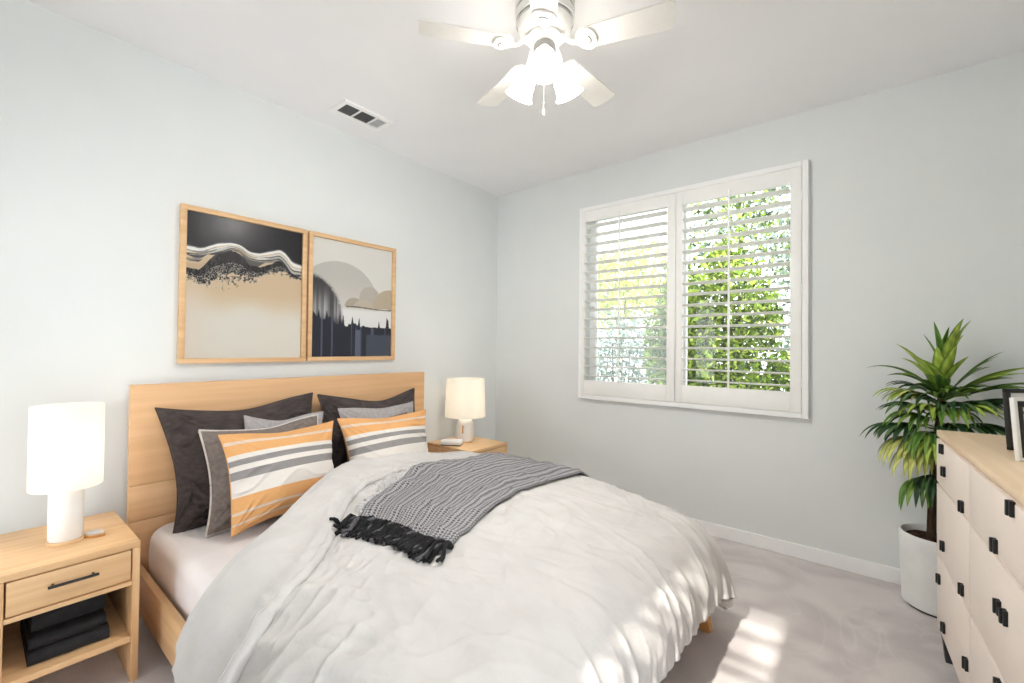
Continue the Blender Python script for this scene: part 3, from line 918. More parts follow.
def striped_mat():
    OR, PA, WH, GR = (224, 170, 114), (218, 200, 184), (224, 218, 212), (146, 142, 141)
    bands = [(0, OR), (.095, PA), (.13, OR), (.245, WH), (.295, GR), (.355, WH), (.41, GR), (.49, WH), (.66, OR), (.80, PA), (.825, OR), (.90, PA), (.92, OR)]
    m, nt, b = new_mat('striped_weave')
    uv = nd(nt, 'ShaderNodeUVMap', uv_map='UVMap')
    sp = nd(nt, 'ShaderNodeSeparateXYZ'); nt.links.new(uv.outputs[0], sp.inputs[0])
    r = nd(nt, 'ShaderNodeValToRGB'); cr = r.color_ramp; cr.interpolation = 'CONSTANT'
    cr.elements[0].color = lin(OR); cr.elements[1].position = .095; cr.elements[1].color = lin(PA)
    for p_, c_ in bands[2:]:
        e = cr.elements.new(p_); e.color = lin(c_)
    nt.links.new(sp.outputs[1], r.inputs[0])
    wv = nd(nt, 'ShaderNodeTexNoise'); wv.inputs['Scale'].default_value = 1
    mp = nd(nt, 'ShaderNodeMapping'); mp.inputs['Scale'].default_value = (26, 150, 1)
    nt.links.new(uv.outputs[0], mp.inputs[0]); nt.links.new(mp.outputs[0], wv.inputs['Vector'])
    mx = nd(nt, 'ShaderNodeMixRGB', blend_type='OVERLAY'); mx.inputs[0].default_value = .18
    nt.links.new(r.outputs[0], mx.inputs[1]); nt.links.new(wv.outputs[0], mx.inputs[2])
    nt.links.new(mx.outputs[0], b.inputs['Base Color'])
    bp = nd(nt, 'ShaderNodeBump'); bp.inputs['Strength'].default_value = .5; bp.inputs['Distance'].default_value = .003
    nt.links.new(wv.outputs[0], bp.inputs['Height']); nt.links.new(bp.outputs[0], b.inputs['Normal'])
    b.inputs['Roughness'].default_value = .9; b.inputs['Specular IOR Level'].default_value = .15
    return m
M['stripe'] = striped_mat()
LEAN = math.radians(16)
pillow('pillow', 0.755, 0.60, 0.23, M['charcoal'], (0.285, -2.272, 0.684), math.radians(14), 0, 'large charcoal pillow at the back, on the side of the bed by the tall lamp', seed=3, wr=0.030, pipe=0.003, pinch=0.11, group='charcoal pillows')
pillow('pillow', 0.725, 0.585, 0.23, M['charcoal'], (0.285, -1.525, 0.672), math.radians(14), 0, 'large charcoal pillow at the back, on the side of the bed by the window', seed=8, wr=0.026, pipe=0.006, pinch=0.11, roll=0, group='charcoal pillows')
pillow('pillow', 0.42, 0.47, 0.13, M['pale_grey'], (0.385, -2.150, 0.668), LEAN, 0, 'pale grey pillow half hidden between the charcoal pillow and the taupe piped one', seed=12, wr=0.012, roll=math.radians(-5), pipe=0.003, pinch=0.09, group='pale grey pillows')
pillow('pillow', 0.56, 0.475, 0.22, M['taupe'], (0.465, -2.262, 0.645), LEAN, math.radians(-2), 'taupe grey pillow with pale piping behind the striped one near the tall lamp', seed=15, wr=0.024, pipe=0.0055, pipe_mat=M['piping'], pinch=0.09)
pillow('pillow', 0.56, 0.46, 0.13, M['pale_grey'], (0.385, -1.525, 0.668), LEAN, 0, 'pale grey pillow leaning on the charcoal pillow nearest the window', seed=22, wr=0.018, pipe=0.003, pinch=0.09, group='pale grey pillows')
pillow('pillow', 0.50, 0.44, 0.11, M['taupe'], (0.475, -1.615, 0.625), LEAN, math.radians(2), 'taupe pillow squeezed behind the striped pillow on the window side', seed=25, wr=0.010, pipe=0.003, pinch=0.10)
pillow('pillow', 0.54, 0.445, 0.26, M['stripe'], (0.595, -2.236, 0.650), math.radians(20), math.radians(3), 'orange pillow with white and grey stripes in front of the taupe piped pillow', seed=31, wr=0.018, taper=0.045, pipe=0.0025, pinch=0.10,  group='orange striped pillows')
pillow('pillow', 0.575, 0.45, 0.25, M['stripe'], (0.60, -1.63, 0.650), math.radians(20), math.radians(-2), 'orange pillow with white and grey stripes on the window side of the bed', seed=37, wr=0.018, taper=0.06, pipe=0.0025, pinch=0.10,  group='orange striped pillows')

# ================================================================== NIGHTSTANDS
def nightstand(x0, x1, y0, y1, label, group):
    T = 0.522
    t = thing('nightstand', label, 'nightstand', ((x0 + x1) / 2, (y0 + y1) / 2, 0), 0, group)
    obj('top', nb((x0, x1, y0, y1, T - 0.024, T), bev=0.003), M['oak'], t)
    for ya, yb in ((y0, y0 + 0.022), (y1 - 0.022, y1)):
        obj('side_panel', nb((x0, x1, ya, yb, 0, T - 0.0245), bev=0.002), M['oakz'], t)
    obj('back_panel', nb((x0 + 0.006, x0 + 0.016, y0 + 0.0225, y1 - 0.0225, 0.15, T - 0.025), bev=0.001), M['oak'], t)
    obj('divider', nb((x0 + 0.017, x1 - 0.001, y0 + 0.0225, y1 - 0.0225, 0.362, 0.378), bev=0.002), M['oak'], t)
    obj('shelf', nb((x0 + 0.017, x1 - 0.003, y0 + 0.0225, y1 - 0.0225, 0.150, 0.172), bev=0.002), M['oak'], t)
    d = obj('drawer', nb((x0 + 0.03, x1 - 0.001, y0 + 0.0265, y1 - 0.0265, 0.383, T - 0.029), bev=0.0025), M['oak'], t)
    hb_ = bmesh.new()
    zc = 0.449; yc_ = (y0 + y1) / 2
    tube(hb_, [(x1 + 0.022, yc_ - 0.063, zc), (x1 + 0.022, yc_ + 0.063, zc)], 0.0048, 10)
    for s in (-1, 1):
        tube(hb_, [(x1 - 0.002, yc_ + s * 0.050, zc), (x1 + 0.022, yc_ + s * 0.050, zc)], 0.0038, 8)
    obj('handle', hb_, M['black'], d)
    return t
nightstand(0.20, 0.672, -3.165, -2.803, 'oak nightstand with one drawer and black cloths on its open shelf', 'oak nightstands')
nightstand(0.13, 0.602, -0.955, -0.545, 'oak nightstand in the corner between the bed and the window wall', 'oak nightstands')
NT = 0.522

# folded black cloths on the shelf of the near nightstand
def folded(z0, z1, x0, x1, y0, y1, label, seed):
    bm = bmesh.new()
    h = z1 - z0
    rs = random.Random(seed)
    nx, nl = 16, 28
    prof = []
    # outline of a folded bundle in (x, z): rounded at the front fold, two layers showing
    r = h / 2
    for k in range(nl + 1):
        a = -PI / 2 + PI * k / nl
        prof.append((x1 - r * 0.8 + r * 0.8 * math.cos(a), z0 + r + r * math.sin(a) * (1 - 0.0)))
    for k in range(nl + 1):
        a = PI / 2 + PI * k / nl
        prof.append((x0 + r * 0.5 + r * 0.5 * math.cos(a), z0 + r + r * math.sin(a)))
    rows = []
    for j in range(nx + 1):
        f = j / nx
        y = y0 + (y1 - y0) * f
        e = 1 - 0.10 * (2 * abs(f - 0.5)) ** 8
        row = []
        for (x, z) in prof:
            w = 0.004 * noise.noise((x * 14, y * 14, z * 30 + seed)) + 0.0025 * noise.noise((x * 40, y * 30, z * 60 + seed))
            zz_ = z0 + (z - z0) * e + (w if z > z0 + 0.3 * h else 0)
            row.append(bm.verts.new((x + w * 1.5, y, max(z0, min(z1 - .0005, zz_)))))
        rows.append(row)
    m_ = len(prof)
    for a, b in zip(rows[:-1], rows[1:]):
        for k in range(m_):
            bm.faces.new((a[k], a[(k + 1) % m_], b[(k + 1) % m_], b[k]))
    bm.faces.new(list(reversed(rows[0]))); bm.faces.new(rows[-1])
    bmesh.ops.recalc_face_normals(bm, faces=list(bm.faces))
    return tag(obj('folded_cloth', bm, M['black_cloth'], origin=((x0 + x1) / 2, (y0 + y1) / 2, z0), angle=60), label, 'folded cloth', 'folded black cloths on the nightstand shelf')
folded(0.1725, 0.2165, 0.30, 0.628, -3.085, -2.878, 'folded black cloth lying directly on the nightstand shelf, bottom of the stack', 1)
folded(0.2175, 0.2615, 0.31, 0.612, -3.082, -2.885, 'folded black cloth in the middle of the stack on the nightstand shelf', 2)
folded(0.2625, 0.352, 0.30, 0.595, -3.075, -2.888, 'thick folded black cloth on top of the stack on the nightstand shelf', 3)

# lamps
def drum_shade(bm, r0, r1, z0, z1, c, th=0.0022):
    lathe(bm, [(r0, z0), (r1, z1), (r1 - th, z1), (r0 - th, z0), (r0, z0)], c, 64, close=False)
def lamp_light(c, z, w):
    l = bpy.data.lights.new('lamp_glow', 'POINT'); l.energy = w; l.color = (1.0, 0.87, 0.68); l.shadow_soft_size = 0.03
    o = bpy.data.objects.new('lamp_glow', l); COL.objects.link(o); o.location = (c[0], c[1], z)
    return o
def spider(bm, c, z, r):
    for k in range(3):
        a = 2 * PI * k / 3
        tube(bm, [(c[0], c[1], z), (c[0] + r * math.cos(a), c[1] + r * math.sin(a), z)], 0.0015, 6)
LC = (0.47, -2.985)
t = thing('table_lamp', 'lit lamp with a straight white cylinder base on the nightstand with the black cloths', 'lamp', (LC[0], LC[1], NT), 0, 'bedside lamps')
c0 = (LC[0], LC[1], NT)
obj('base_disc', lathe(bmesh.new(), [(0.0, 0), (0.051, 0), (0.0525, 0.003), (0.0525, 0.009), (0.051, 0.0115), (0.0, 0.0115)], c0), M['oak'], t)
obj('body', lathe(bmesh.new(), [(0.0, 0.0118), (0.046, 0.0118), (0.0485, 0.016), (0.0485, 0.196), (0.046, 0.201), (0.0, 0.201)], c0, 64), M['ceramic'], t)
bm = bmesh.new(); lathe(bm, [(0.008, 0.201), (0.008, 0.30)], c0, 12); lathe(bm, [(0.016, 0.215), (0.016, 0.25)], c0, 16); spider(bm, c0, NT + 0.225, 0.1005)
obj('socket', bm, M['fan'], t)
bm = bmesh.new(); drum_shade(bm, 0.102, 0.102, 0.207, 0.510, c0)
obj('lamp_shade', bm, M['shade'], t)
bm = bmesh.new(); bmesh.ops.create_icosphere(bm, subdivisions=3, radius=0.028, matrix=Matrix.Translation((c0[0], c0[1], NT + 0.335)))
obj('bulb', bm, M['bulb'], t)
g_ = lamp_light(LC, NT + 0.335, LAMP_W); g_.parent = t; g_.location = (0, 0, 0.335)
RC = (0.325, -0.738)
t = thing('table_lamp', 'lit lamp with a domed white bottle base on the corner nightstand by the window', 'lamp', (RC[0], RC[1], NT), 0, 'bedside lamps')
c0 = (RC[0], RC[1], NT)
obj('base_disc', lathe(bmesh.new(), [(0.0, 0), (0.064, 0), (0.066, 0.003), (0.066, 0.009), (0.0, 0.0095)], c0), M['oak'], t)
obj('body', lathe(bmesh.new(), [(0.0, 0.0098), (0.064, 0.0098), (0.067, 0.016), (0.066, 0.11), (0.063, 0.145), (0.056, 0.166), (0.043, 0.180), (0.026, 0.187), (0.012, 0.189), (0.0, 0.189)], c0, 64), M['ceramic'], t)
ca_ = math.atan2(-3.227 - RC[1], 2.823 - RC[0]) - 0.25
rm = Matrix.Translation((c0[0], c0[1], NT + 0.105)) @ Matrix.Rotation(ca_, 4, 'Z')
obj('switch_slot', box(bmesh.new(), 0.0625, 0.0685, -0.006, 0.006, -0.032, 0.032, bev=0.0025, mat=rm), M['leg'], t)
bm = bmesh.new(); lathe(bm, [(0.008, 0.189), (0.008, 0.29)], c0, 12); lathe(bm, [(0.016, 0.21), (0.016, 0.245)], c0, 16); spider(bm, c0, NT + 0.225, 0.157)
obj('socket', bm, M['fan'], t)
bm = bmesh.new(); drum_shade(bm, 0.160, 0.149, 0.199, 0.495, c0)
obj('lamp_shade', bm, M['shade'], t)
bm = bmesh.new(); bmesh.ops.create_icosphere(bm, subdivisions=3, radius=0.028, matrix=Matrix.Translation((c0[0], c0[1], NT + 0.33)))
obj('bulb', bm, M['bulb'], t)
g_ = lamp_light(RC, NT + 0.33, LAMP_W); g_.parent = t; g_.location = (0, 0, 0.33)

# small things on the nightstands
t = thing('trinket_dish', 'small oval wooden dish with a pale lid beside the cylinder lamp', 'dish', (0.492, -2.908, NT))
def oval(bm, prof, c, ax, ay, rz):
    mt = Matrix.Translation(c) @ Matrix.Rotation(rz, 4, 'Z') @ Matrix.Diagonal((ax, ay, 1, 1))
    return lathe(bm, prof, n=40, mat=mt)
obj('tray', oval(bmesh.new(), [(0.0, 0), (0.92, 0), (1.0, 0.004), (1.0, 0.009), (0.9, 0.010), (0.0, 0.009)], (0.492, -2.908, NT), 0.034, 0.022, 0.9), M['leg'], t)
obj('lid', oval(bmesh.new(), [(0.0, 0.0095), (0.85, 0.0102), (0.88, 0.016), (0.7, 0.021), (0.0, 0.022)], (0.492, -2.908, NT), 0.034, 0.022, 0.9), M['piping'], t)
bm = bmesh.new()
mt = Matrix.Translation((0.345, -0.896, NT)) @ Matrix.Rotation(math.radians(32), 4, 'Z')
t = thing('trinket_box', 'low white rounded box on the corner nightstand beside the domed lamp', 'box', (0.345, -0.896, NT))
obj('foot_pad', box(bmesh.new(), -0.075, 0.075, -0.036, 0.036, 0, 0.005, bev=0.002, mat=mt), M['dark_leg'], t)
obj('body', box(bmesh.new(), -0.082, 0.082, -0.043, 0.043, 0.0052, 0.040, bev=0.012, seg=4, mat=mt), M['ceramic'], t)

# ================================================================== FRAMED PRINTS ON THE BED WALL
def art_ridge(Ug, Wg):
    """dark sky above a layered silver ridge, speckled slopes and pale sand below"""
    xs = [0, .12, .25, .35, .43, .5, .6, .7, .78, .84, .9, 1.0]
    ys = [.235, .245, .19, .165, .18, .215, .215, .185, .155, .18, .24, .26]
    t = np.linspace(0, 1, 201); r = np.interp(t, xs, ys)
    for _ in range(25): r[1:-1] = .25 * r[:-2] + .5 * r[1:-1] + .25 * r[2:]
    rid = np.interp(Ug, t, r) + 0.004 * vnoise(Ug * 9, Wg * 0, 3)
    d = Wg - rid
    C = np.zeros(Ug.shape + (3,))
    sky = np.array([38, 37, 42.]); C[:] = sky
    sand = np.array([214, 192, 160.]); pale = np.array([226, 222, 212.])
    k = sstep(.50, .72, Wg + 0.03 * vnoise(Ug * 4, Wg * 6, 8))[..., None]
    low = sand * (1 - k) + pale * k
    k2 = (sstep(.36, .6, Wg) * sstep(.3, .0, Ug))[..., None] * .6
    low = low * (1 - k2) + np.array([228, 216, 202.]) * k2
    C = np.where((d > 0)[..., None], low, C)
    rs = np.random.RandomState(5)
    # charcoal slope, breaking into speckle at its foot
    ur = np.array([0, .10, .2, .3, .4, .5, .6, .7, .78, .85, .93, 1.0])
    top_ = np.interp(Ug, ur, [.150, .150, .085, .055, .06, .09, .105, .10, .075, .09, .10, .105])
    end_ = np.interp(Ug, ur, [.22, .26, .30, .32, .29, .24, .21, .20, .22, .17, .135, .125])
    n1 = vnoise(Ug * 22, Wg * 30, 4); n2 = vnoise(Ug * 60, Wg * 80, 14)
    tt_ = (d - top_) / np.maximum(end_ - top_, .01)
    ink = (tt_ + .22 * n1 * np.clip(tt_, 0, 1) + .30 * n2 * np.clip(tt_, 0, 1) < .86 - .25 * rs.rand(*Ug.shape) * np.clip(tt_, 0, 1)) & (tt_ > .02 * n2)
    C = np.where(ink[..., None], np.array([42, 40, 42.]) + (26 * (vnoise(Ug * 70, Wg * 30, 3) > .35))[..., None], C)
    wh = (rs.rand(*Ug.shape) > .86) & (tt_ > .35) & (tt_ < 1.0)
    C[wh] = (214, 206, 196)
    # strata lines, pinched and swelling along the ridge
    wob = .004 * vnoise(Ug * 7, Wg * 0 + 1, 9)
    edges = [(-.003, (120, 118, 118)), (.004, (244, 242, 238)), (.022, (150, 148, 146)), (.029, (226, 223, 218)), (.040, (86, 84, 86)), (.047, (190, 186, 180)), (.060, (70, 68, 70)), (.068, (150, 144, 138)), (.080, (98, 94, 92)), (.092, None)]
    wdt = 1 + .30 * vnoise(Ug * 5, Wg * 0, 6) + .35 * np.exp(-((Ug - .9) / .1) ** 2) - .30 * np.exp(-((Ug - .36) / .12) ** 2) - .2 * np.exp(-((Ug - .77) / .07) ** 2)
    for k, (e, col) in enumerate(edges[:-1]):
        wk = 1 + .5 * vnoise(Ug * 6 + k * 3.1, Wg * 0 + k, 40 + k) * (k > 1)
        lo, hi = e * wdt + wob * k * .4, edges[k + 1][0] * wdt * wk + wob * (k + 1) * .4
        C[(d >= lo) & (d < hi) & (d < .1)] = np.array(col)
    left = (d > .095 * wdt) & (d < top_) & (Ug < .2)
    C[left] = np.array([206, 182, 152])
    return C

def art_moon(Ug, Wg):
    """big pale half-disc, tan hills, grey dome of brushed speckle and a dark foot with a painted-in reflection"""
    C = np.zeros(Ug.shape + (3,)); C[:] = (228, 226, 220)
    X = Ug * .62; Y = Wg * .80
    rs = np.random.RandomState(9)
    disc = (X - .20) ** 2 + (Y - .45) ** 2 < .31 ** 2
    sh = (200, 196, 190)
    C[disc & (Wg < .66)] = sh
    k = sstep(.25, .6, Wg)[..., None]
    C = np.where((disc & (Wg < .66))[..., None], C * (1 - k) + np.array([212, 208, 202.]) * k, C)
    for cx, cy, r, col in ((.70, .47, .085, (190, 184, 174)), (.98, .56, .150, (192, 178, 156)), (.50, .57, .075, (180, 170, 154)), (.62, .60, .09, (198, 188, 170))):
        m_ = ((X - cx * .62) ** 2 + (Y - cy * .80) ** 2 < r ** 2) & (Wg < .565 + .01 * vnoise(Ug * 12, Wg * 0, 2))
        C[m_] = col
    C[(np.abs(Wg - .563 - .006 * np.sin(Ug * 9)) < .006) & (Ug > .4)] = (120, 112, 104)
    fog = sstep(.56, .60, Wg) * (Ug > .3)
    C = C * (1 - fog[..., None]) + np.array([232, 232, 230.]) * fog[..., None]
    # brushed dome at the left
    dome = ((Ug + .02) / .40) ** 2 + ((Wg - .72) / .42) ** 2
    streak = vnoise(Ug * 60, Wg * 2, 12) * .5 + .5
    g = 70 + 130 * sstep(.36, .62, Wg) * streak * (1 - sstep(.62, .74, Wg)) 
    p = 1 - sstep(.80, 1.04, dome)
    msk = (rs.rand(*Ug.shape) < p) & (Wg < .8)
    C[msk] = np.stack([g, g * .99, g * 1.0], -1)[msk]
    # dark foot with brushed-up blades, and a room reflection painted in as navy blocks
    blade = .735 - .10 * (vnoise(Ug * 46, Wg * 0, 21) * .5 + .5) ** 3 - .06 * sstep(.45, .05, Ug)
    foot = Wg > blade
    C[foot] = (44, 46, 58)
    C[foot & (vnoise(Ug * 34, Wg * 1.2, 33) > .62)] = (84, 88, 104)
    C[(Wg > .76) & (Ug > .50) & (Ug < .58)] = (98, 104, 122)
    C[(Wg > .76) & (Ug > .50) & (Ug < .515)] = (40, 42, 52)
    C[(Wg > .80) & (Ug > .66)] = (74, 80, 94)
    return C

def framed_print(y0, y1, z0, z1, fn, label):
    t = thing('framed_print', label, 'picture', (0.0, (y0 + y1) / 2, z0), 0, 'framed prints above the bed')
    w = 0.027
    fr = bmesh.new()
    for b in ((y0, y1, z1 - w, z1), (y0, y1, z0, z0 + w), (y0, y0 + w, z0 + w, z1 - w), (y1 - w, y1, z0 + w, z1 - w)):
        box(fr, 0.002, 0.034, b[0], b[1], b[2], b[3], bev=0.0025)
    obj('frame', fr, M['oak'], t)
    obj('backing', nb((0.003, 0.012, y0 + w - 0.004, y1 - w + 0.004, z0 + w - 0.004, z1 - w + 0.004), bev=0.001), M['black'], t)
    ny, nz = 240, 300
    yv = np.linspace(y0 + w - .002, y1 - w + .002, ny); zv = np.linspace(z1 - w + .002, z0 + w - .002, nz)
    Yg, Zg = np.meshgrid(yv, zv, indexing='ij')
    P = np.stack([np.full_like(Yg, 0.0145), Yg, Zg], -1)
    me = grid_mesh('print', P, uv=False, flip=True)
    Ug, Wg = np.meshgrid(np.linspace(0, 1, ny), np.linspace(0, 1, nz), indexing='ij')
    paint(me, np.clip(fn(Ug, Wg), 0, 255).reshape(-1, 3))
    obj('print', me, M['print'], t)
    obj('glass_pane', nb((0.0215, 0.0235, y0 + w, y1 - w, z0 + w, z1 - w), bev=0), M['picglass'], t)
framed_print(-2.540, -1.8745, 1.164, 2.003, art_ridge, 'oak framed print of a black sky over a silver banded ridge above sand')
framed_print(-1.8625, -1.197, 1.166, 2.003, art_moon, 'oak framed print of a pale half disc, tan hills and a dark foot with a painted-in reflection')

# ================================================================== CEILING VENT
t = thing('ceiling_vent', 'white rectangular ceiling vent with two dark grilles and one pale one', 'vent', (0.30, -1.665, H))
vx0, vx1, vy0, vy1 = 0.205, 0.392, -1.838, -1.492
fr = bmesh.new()
zb, zt = H - 0.014, H - 0.001
secs = [(vy0 + .030, vy0 + .122), (vy0 + .134, vy0 + .238), (vy0 + .250, vy1 - .030)]
box(fr, vx0, vx0 + .034, vy0, vy1, zb, zt, bev=.004); box(fr, vx1 - .034, vx1, vy0, vy1, zb, zt, bev=.004)
for ya, yb in ((vy0, secs[0][0]), (secs[0][1], secs[1][0]), (secs[1][1], secs[2][0]), (secs[2][1], vy1)):
    box(fr, vx0 + .030, vx1 - .030, ya, yb, zb, zt, bev=.003)
obj('frame', fr, M['trim'], t)
for k, (ya, yb) in enumerate(secs):
    bm = bmesh.new()
    n = 9
    for j in range(n):
        yy_ = ya + (yb - ya) * (j + .5) / n
        tl = (-.6, .15, .9)[k]
        mt = Matrix.Translation(((vx0 + vx1) / 2, yy_, H - 0.0075)) @ Matrix.Rotation(tl, 4, 'X')
        box(bm, -.060, .060, -.0045, .0045, -.0006, .0006, mat=mt)
    g = obj('grille', bm, M['trim'] if k == 2 else M['vent_dark'], t)
    obj('duct_back', nb((vx0 + .032, vx1 - .032, ya, yb, H - .0028, H - .0012), bev=0), M['fan_grey'] if k == 2 else M['dark_leg'], t)

# ================================================================== CEILING FAN
FX_, FY_ = 1.7675, -1.738
t = thing('ceiling_fan', 'white five-blade ceiling fan with three lit frosted glass shades', 'ceiling fan', (FX_, FY_, H))
c0 = (FX_, FY_, 0)
prof = [(0.0, H - .001), (.118, H - .001), (.124, H - .006), (.124, H - .030), (.119, H - .033), (.119, H - .040), (.124, H - .043), (.124, H - .074), (.118, H - .077), (.118, H - .085), (.122, H - .088), (.120, H - .118), (.113, H - .121), (.113, H - .130), (.115, H - .134), (.108, H - .160), (.090, H - .178), (.075, H - .183), (.0, H - .183)]
bm = lathe(bmesh.new(), list(reversed(prof)), c0, 64)
obj('motor_housing', bm, M['fan'], t, angle=30)
bm = bmesh.new()
for z in (H - .0365, H - .081, H - .1255):
    lathe(bm, [(.1192, z - .0035), (.1196, z), (.1192, z + .0035)], c0, 64, close=False)
obj('groove_band', bm, M['fan_grey'], t)
bm = lathe(bmesh.new(), [(.0, H - .215), (.050, H - .215), (.053, H - .205), (.074, H - .196), (.076, H - .188), (.070, H - .1835), (.0, H - .1835)], c0, 48)
obj('flywheel', bm, M['fan'], t)
bm = lathe(bmesh.new(), [(.0, H - .300), (.020, H - .300), (.034, H - .293), (.046, H - .275), (.047, H - .235), (.042, H - .2155), (.0, H - .2155)], c0, 48)
obj('light_kit', bm, M['fan_grey'], t)
ZB = H - .232
for k in range(5):
    a = -3.48363659 + k * 2 * PI / 5
    mt = Matrix.Translation((FX_, FY_, ZB)) @ Matrix.Rotation(a, 4, 'Z')
    pit = Matrix.Rotation(math.radians(-11), 4, 'X')
    # blade iron: arm widening to a rounded plate
    bm = bmesh.new()
    out = []
    for s in np.linspace(0, 1, 20):
        x = .060 + .155 * s
        w = .012 + .006 * math.sin(s * 9) + .034 * float(sstep(.42, .75, s)) * math.sqrt(max(0.0, 1 - max(0, (s - .72) / .28) ** 2))
        zz_ = .042 * (1 - float(sstep(0, .45, s)))
        out.append((x, w, zz_))
    top = []; bot = []
    for (x, w, z) in out:
        tw = -float(sstep(.09, .14, x)) * math.radians(11)
        row = []
        for sy in (-1, -.5, 0, .5, 1):
            y = w * sy
            row.append((x, y * math.cos(tw), z + y * math.sin(tw)))
        top.append([bm.verts.new(mt @ Vector((p[0], p[1], p[2] - .0005))) for p in row])
        bot.append([bm.verts.new(mt @ Vector((p[0], p[1], p[2] - .008 - .004 * (1 - abs(sy_)))) ) for p, sy_ in zip(row, (-1, -.5, 0, .5, 1))])
    for i in range(len(out) - 1):
        for j in range(4):
            bm.faces.new((top[i][j], top[i + 1][j], top[i + 1][j + 1], top[i][j + 1]))
            bm.faces.new((bot[i][j], bot[i][j + 1], bot[i + 1][j + 1], bot[i + 1][j]))
        bm.faces.new((top[i][0], bot[i][0], bot[i + 1][0], top[i + 1][0])); bm.faces.new((top[i][4], top[i + 1][4], bot[i + 1][4], bot[i][4]))
    bm.faces.new([top[0][j] for j in range(5)] + [bot[0][j] for j in range(4, -1, -1)])
    bm.faces.new([top[-1][j] for j in range(4, -1, -1)] + [bot[-1][j] for j in range(5)])
    bmesh.ops.recalc_face_normals(bm, faces=list(bm.faces))
    br = obj('blade_bracket', bm, M['fan'], t)
    bm = bmesh.new()
    for j in range(9):                                   # the little scroll cast into the plate
        aj = -.9 + 1.8 * j / 8
        c = mt @ pit @ Vector((.172 + .022 * math.cos(aj), .022 * math.sin(aj), -.0125))
        bmesh.ops.create_icosphere(bm, subdivisions=1, radius=.0042 if j % 2 else .003, matrix=Matrix.Translation(c))
    obj('scroll_relief', bm, M['fan_grey'], br)
    # blade
    bm = bmesh.new()
    pts = []
    x0, x1, w0, w1 = .135, .512, .048, .060
    for s in np.linspace(0, PI, 9): pts.append((x0 + .018 - .018 * math.sin(s), -w0 * math.cos(s)))
    pts = [(x0 + .03 - .03 * math.sin(s), -w0 * math.cos(s)) for s in np.linspace(0, PI, 11)]
    rc = .022
    pts += [(x1 - rc + rc * math.sin(s), w1 - rc + rc * math.cos(s)) for s in np.linspace(0, PI / 2, 6)]
    pts += [(x1 - rc + rc * math.cos(s), -w1 + rc - rc * math.sin(s)) for s in np.linspace(0, PI / 2, 6)]
    A = [bm.verts.new(mt @ pit @ Vector((p[0], p[1], .0005))) for p in pts]
    B = [bm.verts.new(mt @ pit @ Vector((p[0], p[1], .0065))) for p in pts]
    bm.faces.new(list(reversed(A))); bm.faces.new(B)
    for j in range(len(pts)):
        bm.faces.new((A[j], A[(j + 1) % len(pts)], B[(j + 1) % len(pts)], B[j]))
    bmesh.ops.recalc_face_normals(bm, faces=list(bm.faces))
    obj('blade', bm, M['fan'], t)
for k in range(3):
    a = math.radians(-55 + 120 * k)
    mt = Matrix.Translation((FX_, FY_, H - .262)) @ Matrix.Rotation(a, 4, 'Z')
    bm = bmesh.new()
    tube(bm, [mt @ Vector(p) for p in ((.034, 0, 0), (.050, 0, -.001), (.061, 0, -.008), (.067, 0, -.020))], .010, 10)
    ax = mt @ Matrix.Translation((.066, 0, -.016)) @ Matrix.Rotation(math.radians(-27), 4, 'Y')
    lathe(bm, [(.0, -.034), (.020, -.034), (.022, -.030), (.022, .002), (.0, .002)], n=24, mat=ax)
    arm = obj('lamp_arm', bm, M['fan'], t)
    bm = bmesh.new()
    pr = [(.020, -.030), (.030, -.036), (.041, -.050), (.046, -.070), (.047, -.092), (.049, -.108), (.055, -.122), (.062, -.131)]
    pr = pr + [(r - .003, z) for r, z in reversed(pr)]
    lathe(bm, pr, n=40, mat=ax, close=False)
    obj('glass_shade', bm, M['tulip'], t)
    bm = bmesh.new()
    bmesh.ops.create_icosphere(bm, subdivisions=3, radius=.022, matrix=ax @ Matrix.Translation((0, 0, -.072)))
    obj('bulb', bm, M['bulb'], t)
    l = bpy.data.lights.new('fan_glow', 'POINT'); l.energy = FAN_W; l.color = (1.0, 0.98, 0.94); l.shadow_soft_size = .022
    lo = bpy.data.objects.new('fan_glow', l); COL.objects.link(lo); lo.parent = t
    pw = ax @ Vector((0, 0, -.116)); lo.location = (pw.x - FX_, pw.y - FY_, pw.z - H)
bm = bmesh.new()
tube(bm, [(FX_ + .012, FY_ - .02, H - .30), (FX_ + .013, FY_ - .021, H - .50)], .0012, 6)
lathe(bm, [(.0, -.025), (.004, -.022), (.005, -.012), (.002, 0), (.0, .001)], (FX_ + .013, FY_ - .021, H - .50), 12)
obj('pull_chain', bm, M['fan_grey'], t)

# ================================================================== DRESSER
DA = math.atan2(-.9985, .055)
DC = Vector((3.040, -.648, 0))
dr = thing('dresser', 'wide pale dresser with black tab pulls and a light wood top along the right wall', 'dresser', DC, DA)
DL, DD = 1.62, .43
obj('carcass', nb((0.0, DL, .034, DD, .130, .914), (0.0, .0035, .001, .034, .130, .914), (DL - .0035, DL, .001, .034, .130, .914), bev=.001), M['dresser'], dr, local=True)
obj('top', nb((-.012, DL + .012, -.006, DD + .004, .9145, .940), bev=.003), M['dresser_top'], dr, local=True)
cols_ = ((0.0045, .5515), (.559, 1.080), (1.088, DL - .004))
rows_ = ((.729, .906), (.438, .7195), (.138, .4295))
pulls = {(0, 0): ((.125, .884), (.160, .803), (.458, .752)), (1, 0): ((.14, .508), (.455, .476)), (2, 0): ((.055, .345), (.15, .196), (.512, .262)),
         (0, 1): ((.945, .892), (.810, .755)), (1, 1): ((.838, .606), (.892, .606)), (2, 1): ((.840, .402), (.62, .25)),
         (0, 2): ((1.2, .85), (1.5, .85)), (1, 2): ((1.2, .58), (1.5, .58)), (2, 2): ((1.2, .30), (1.5, .30))}
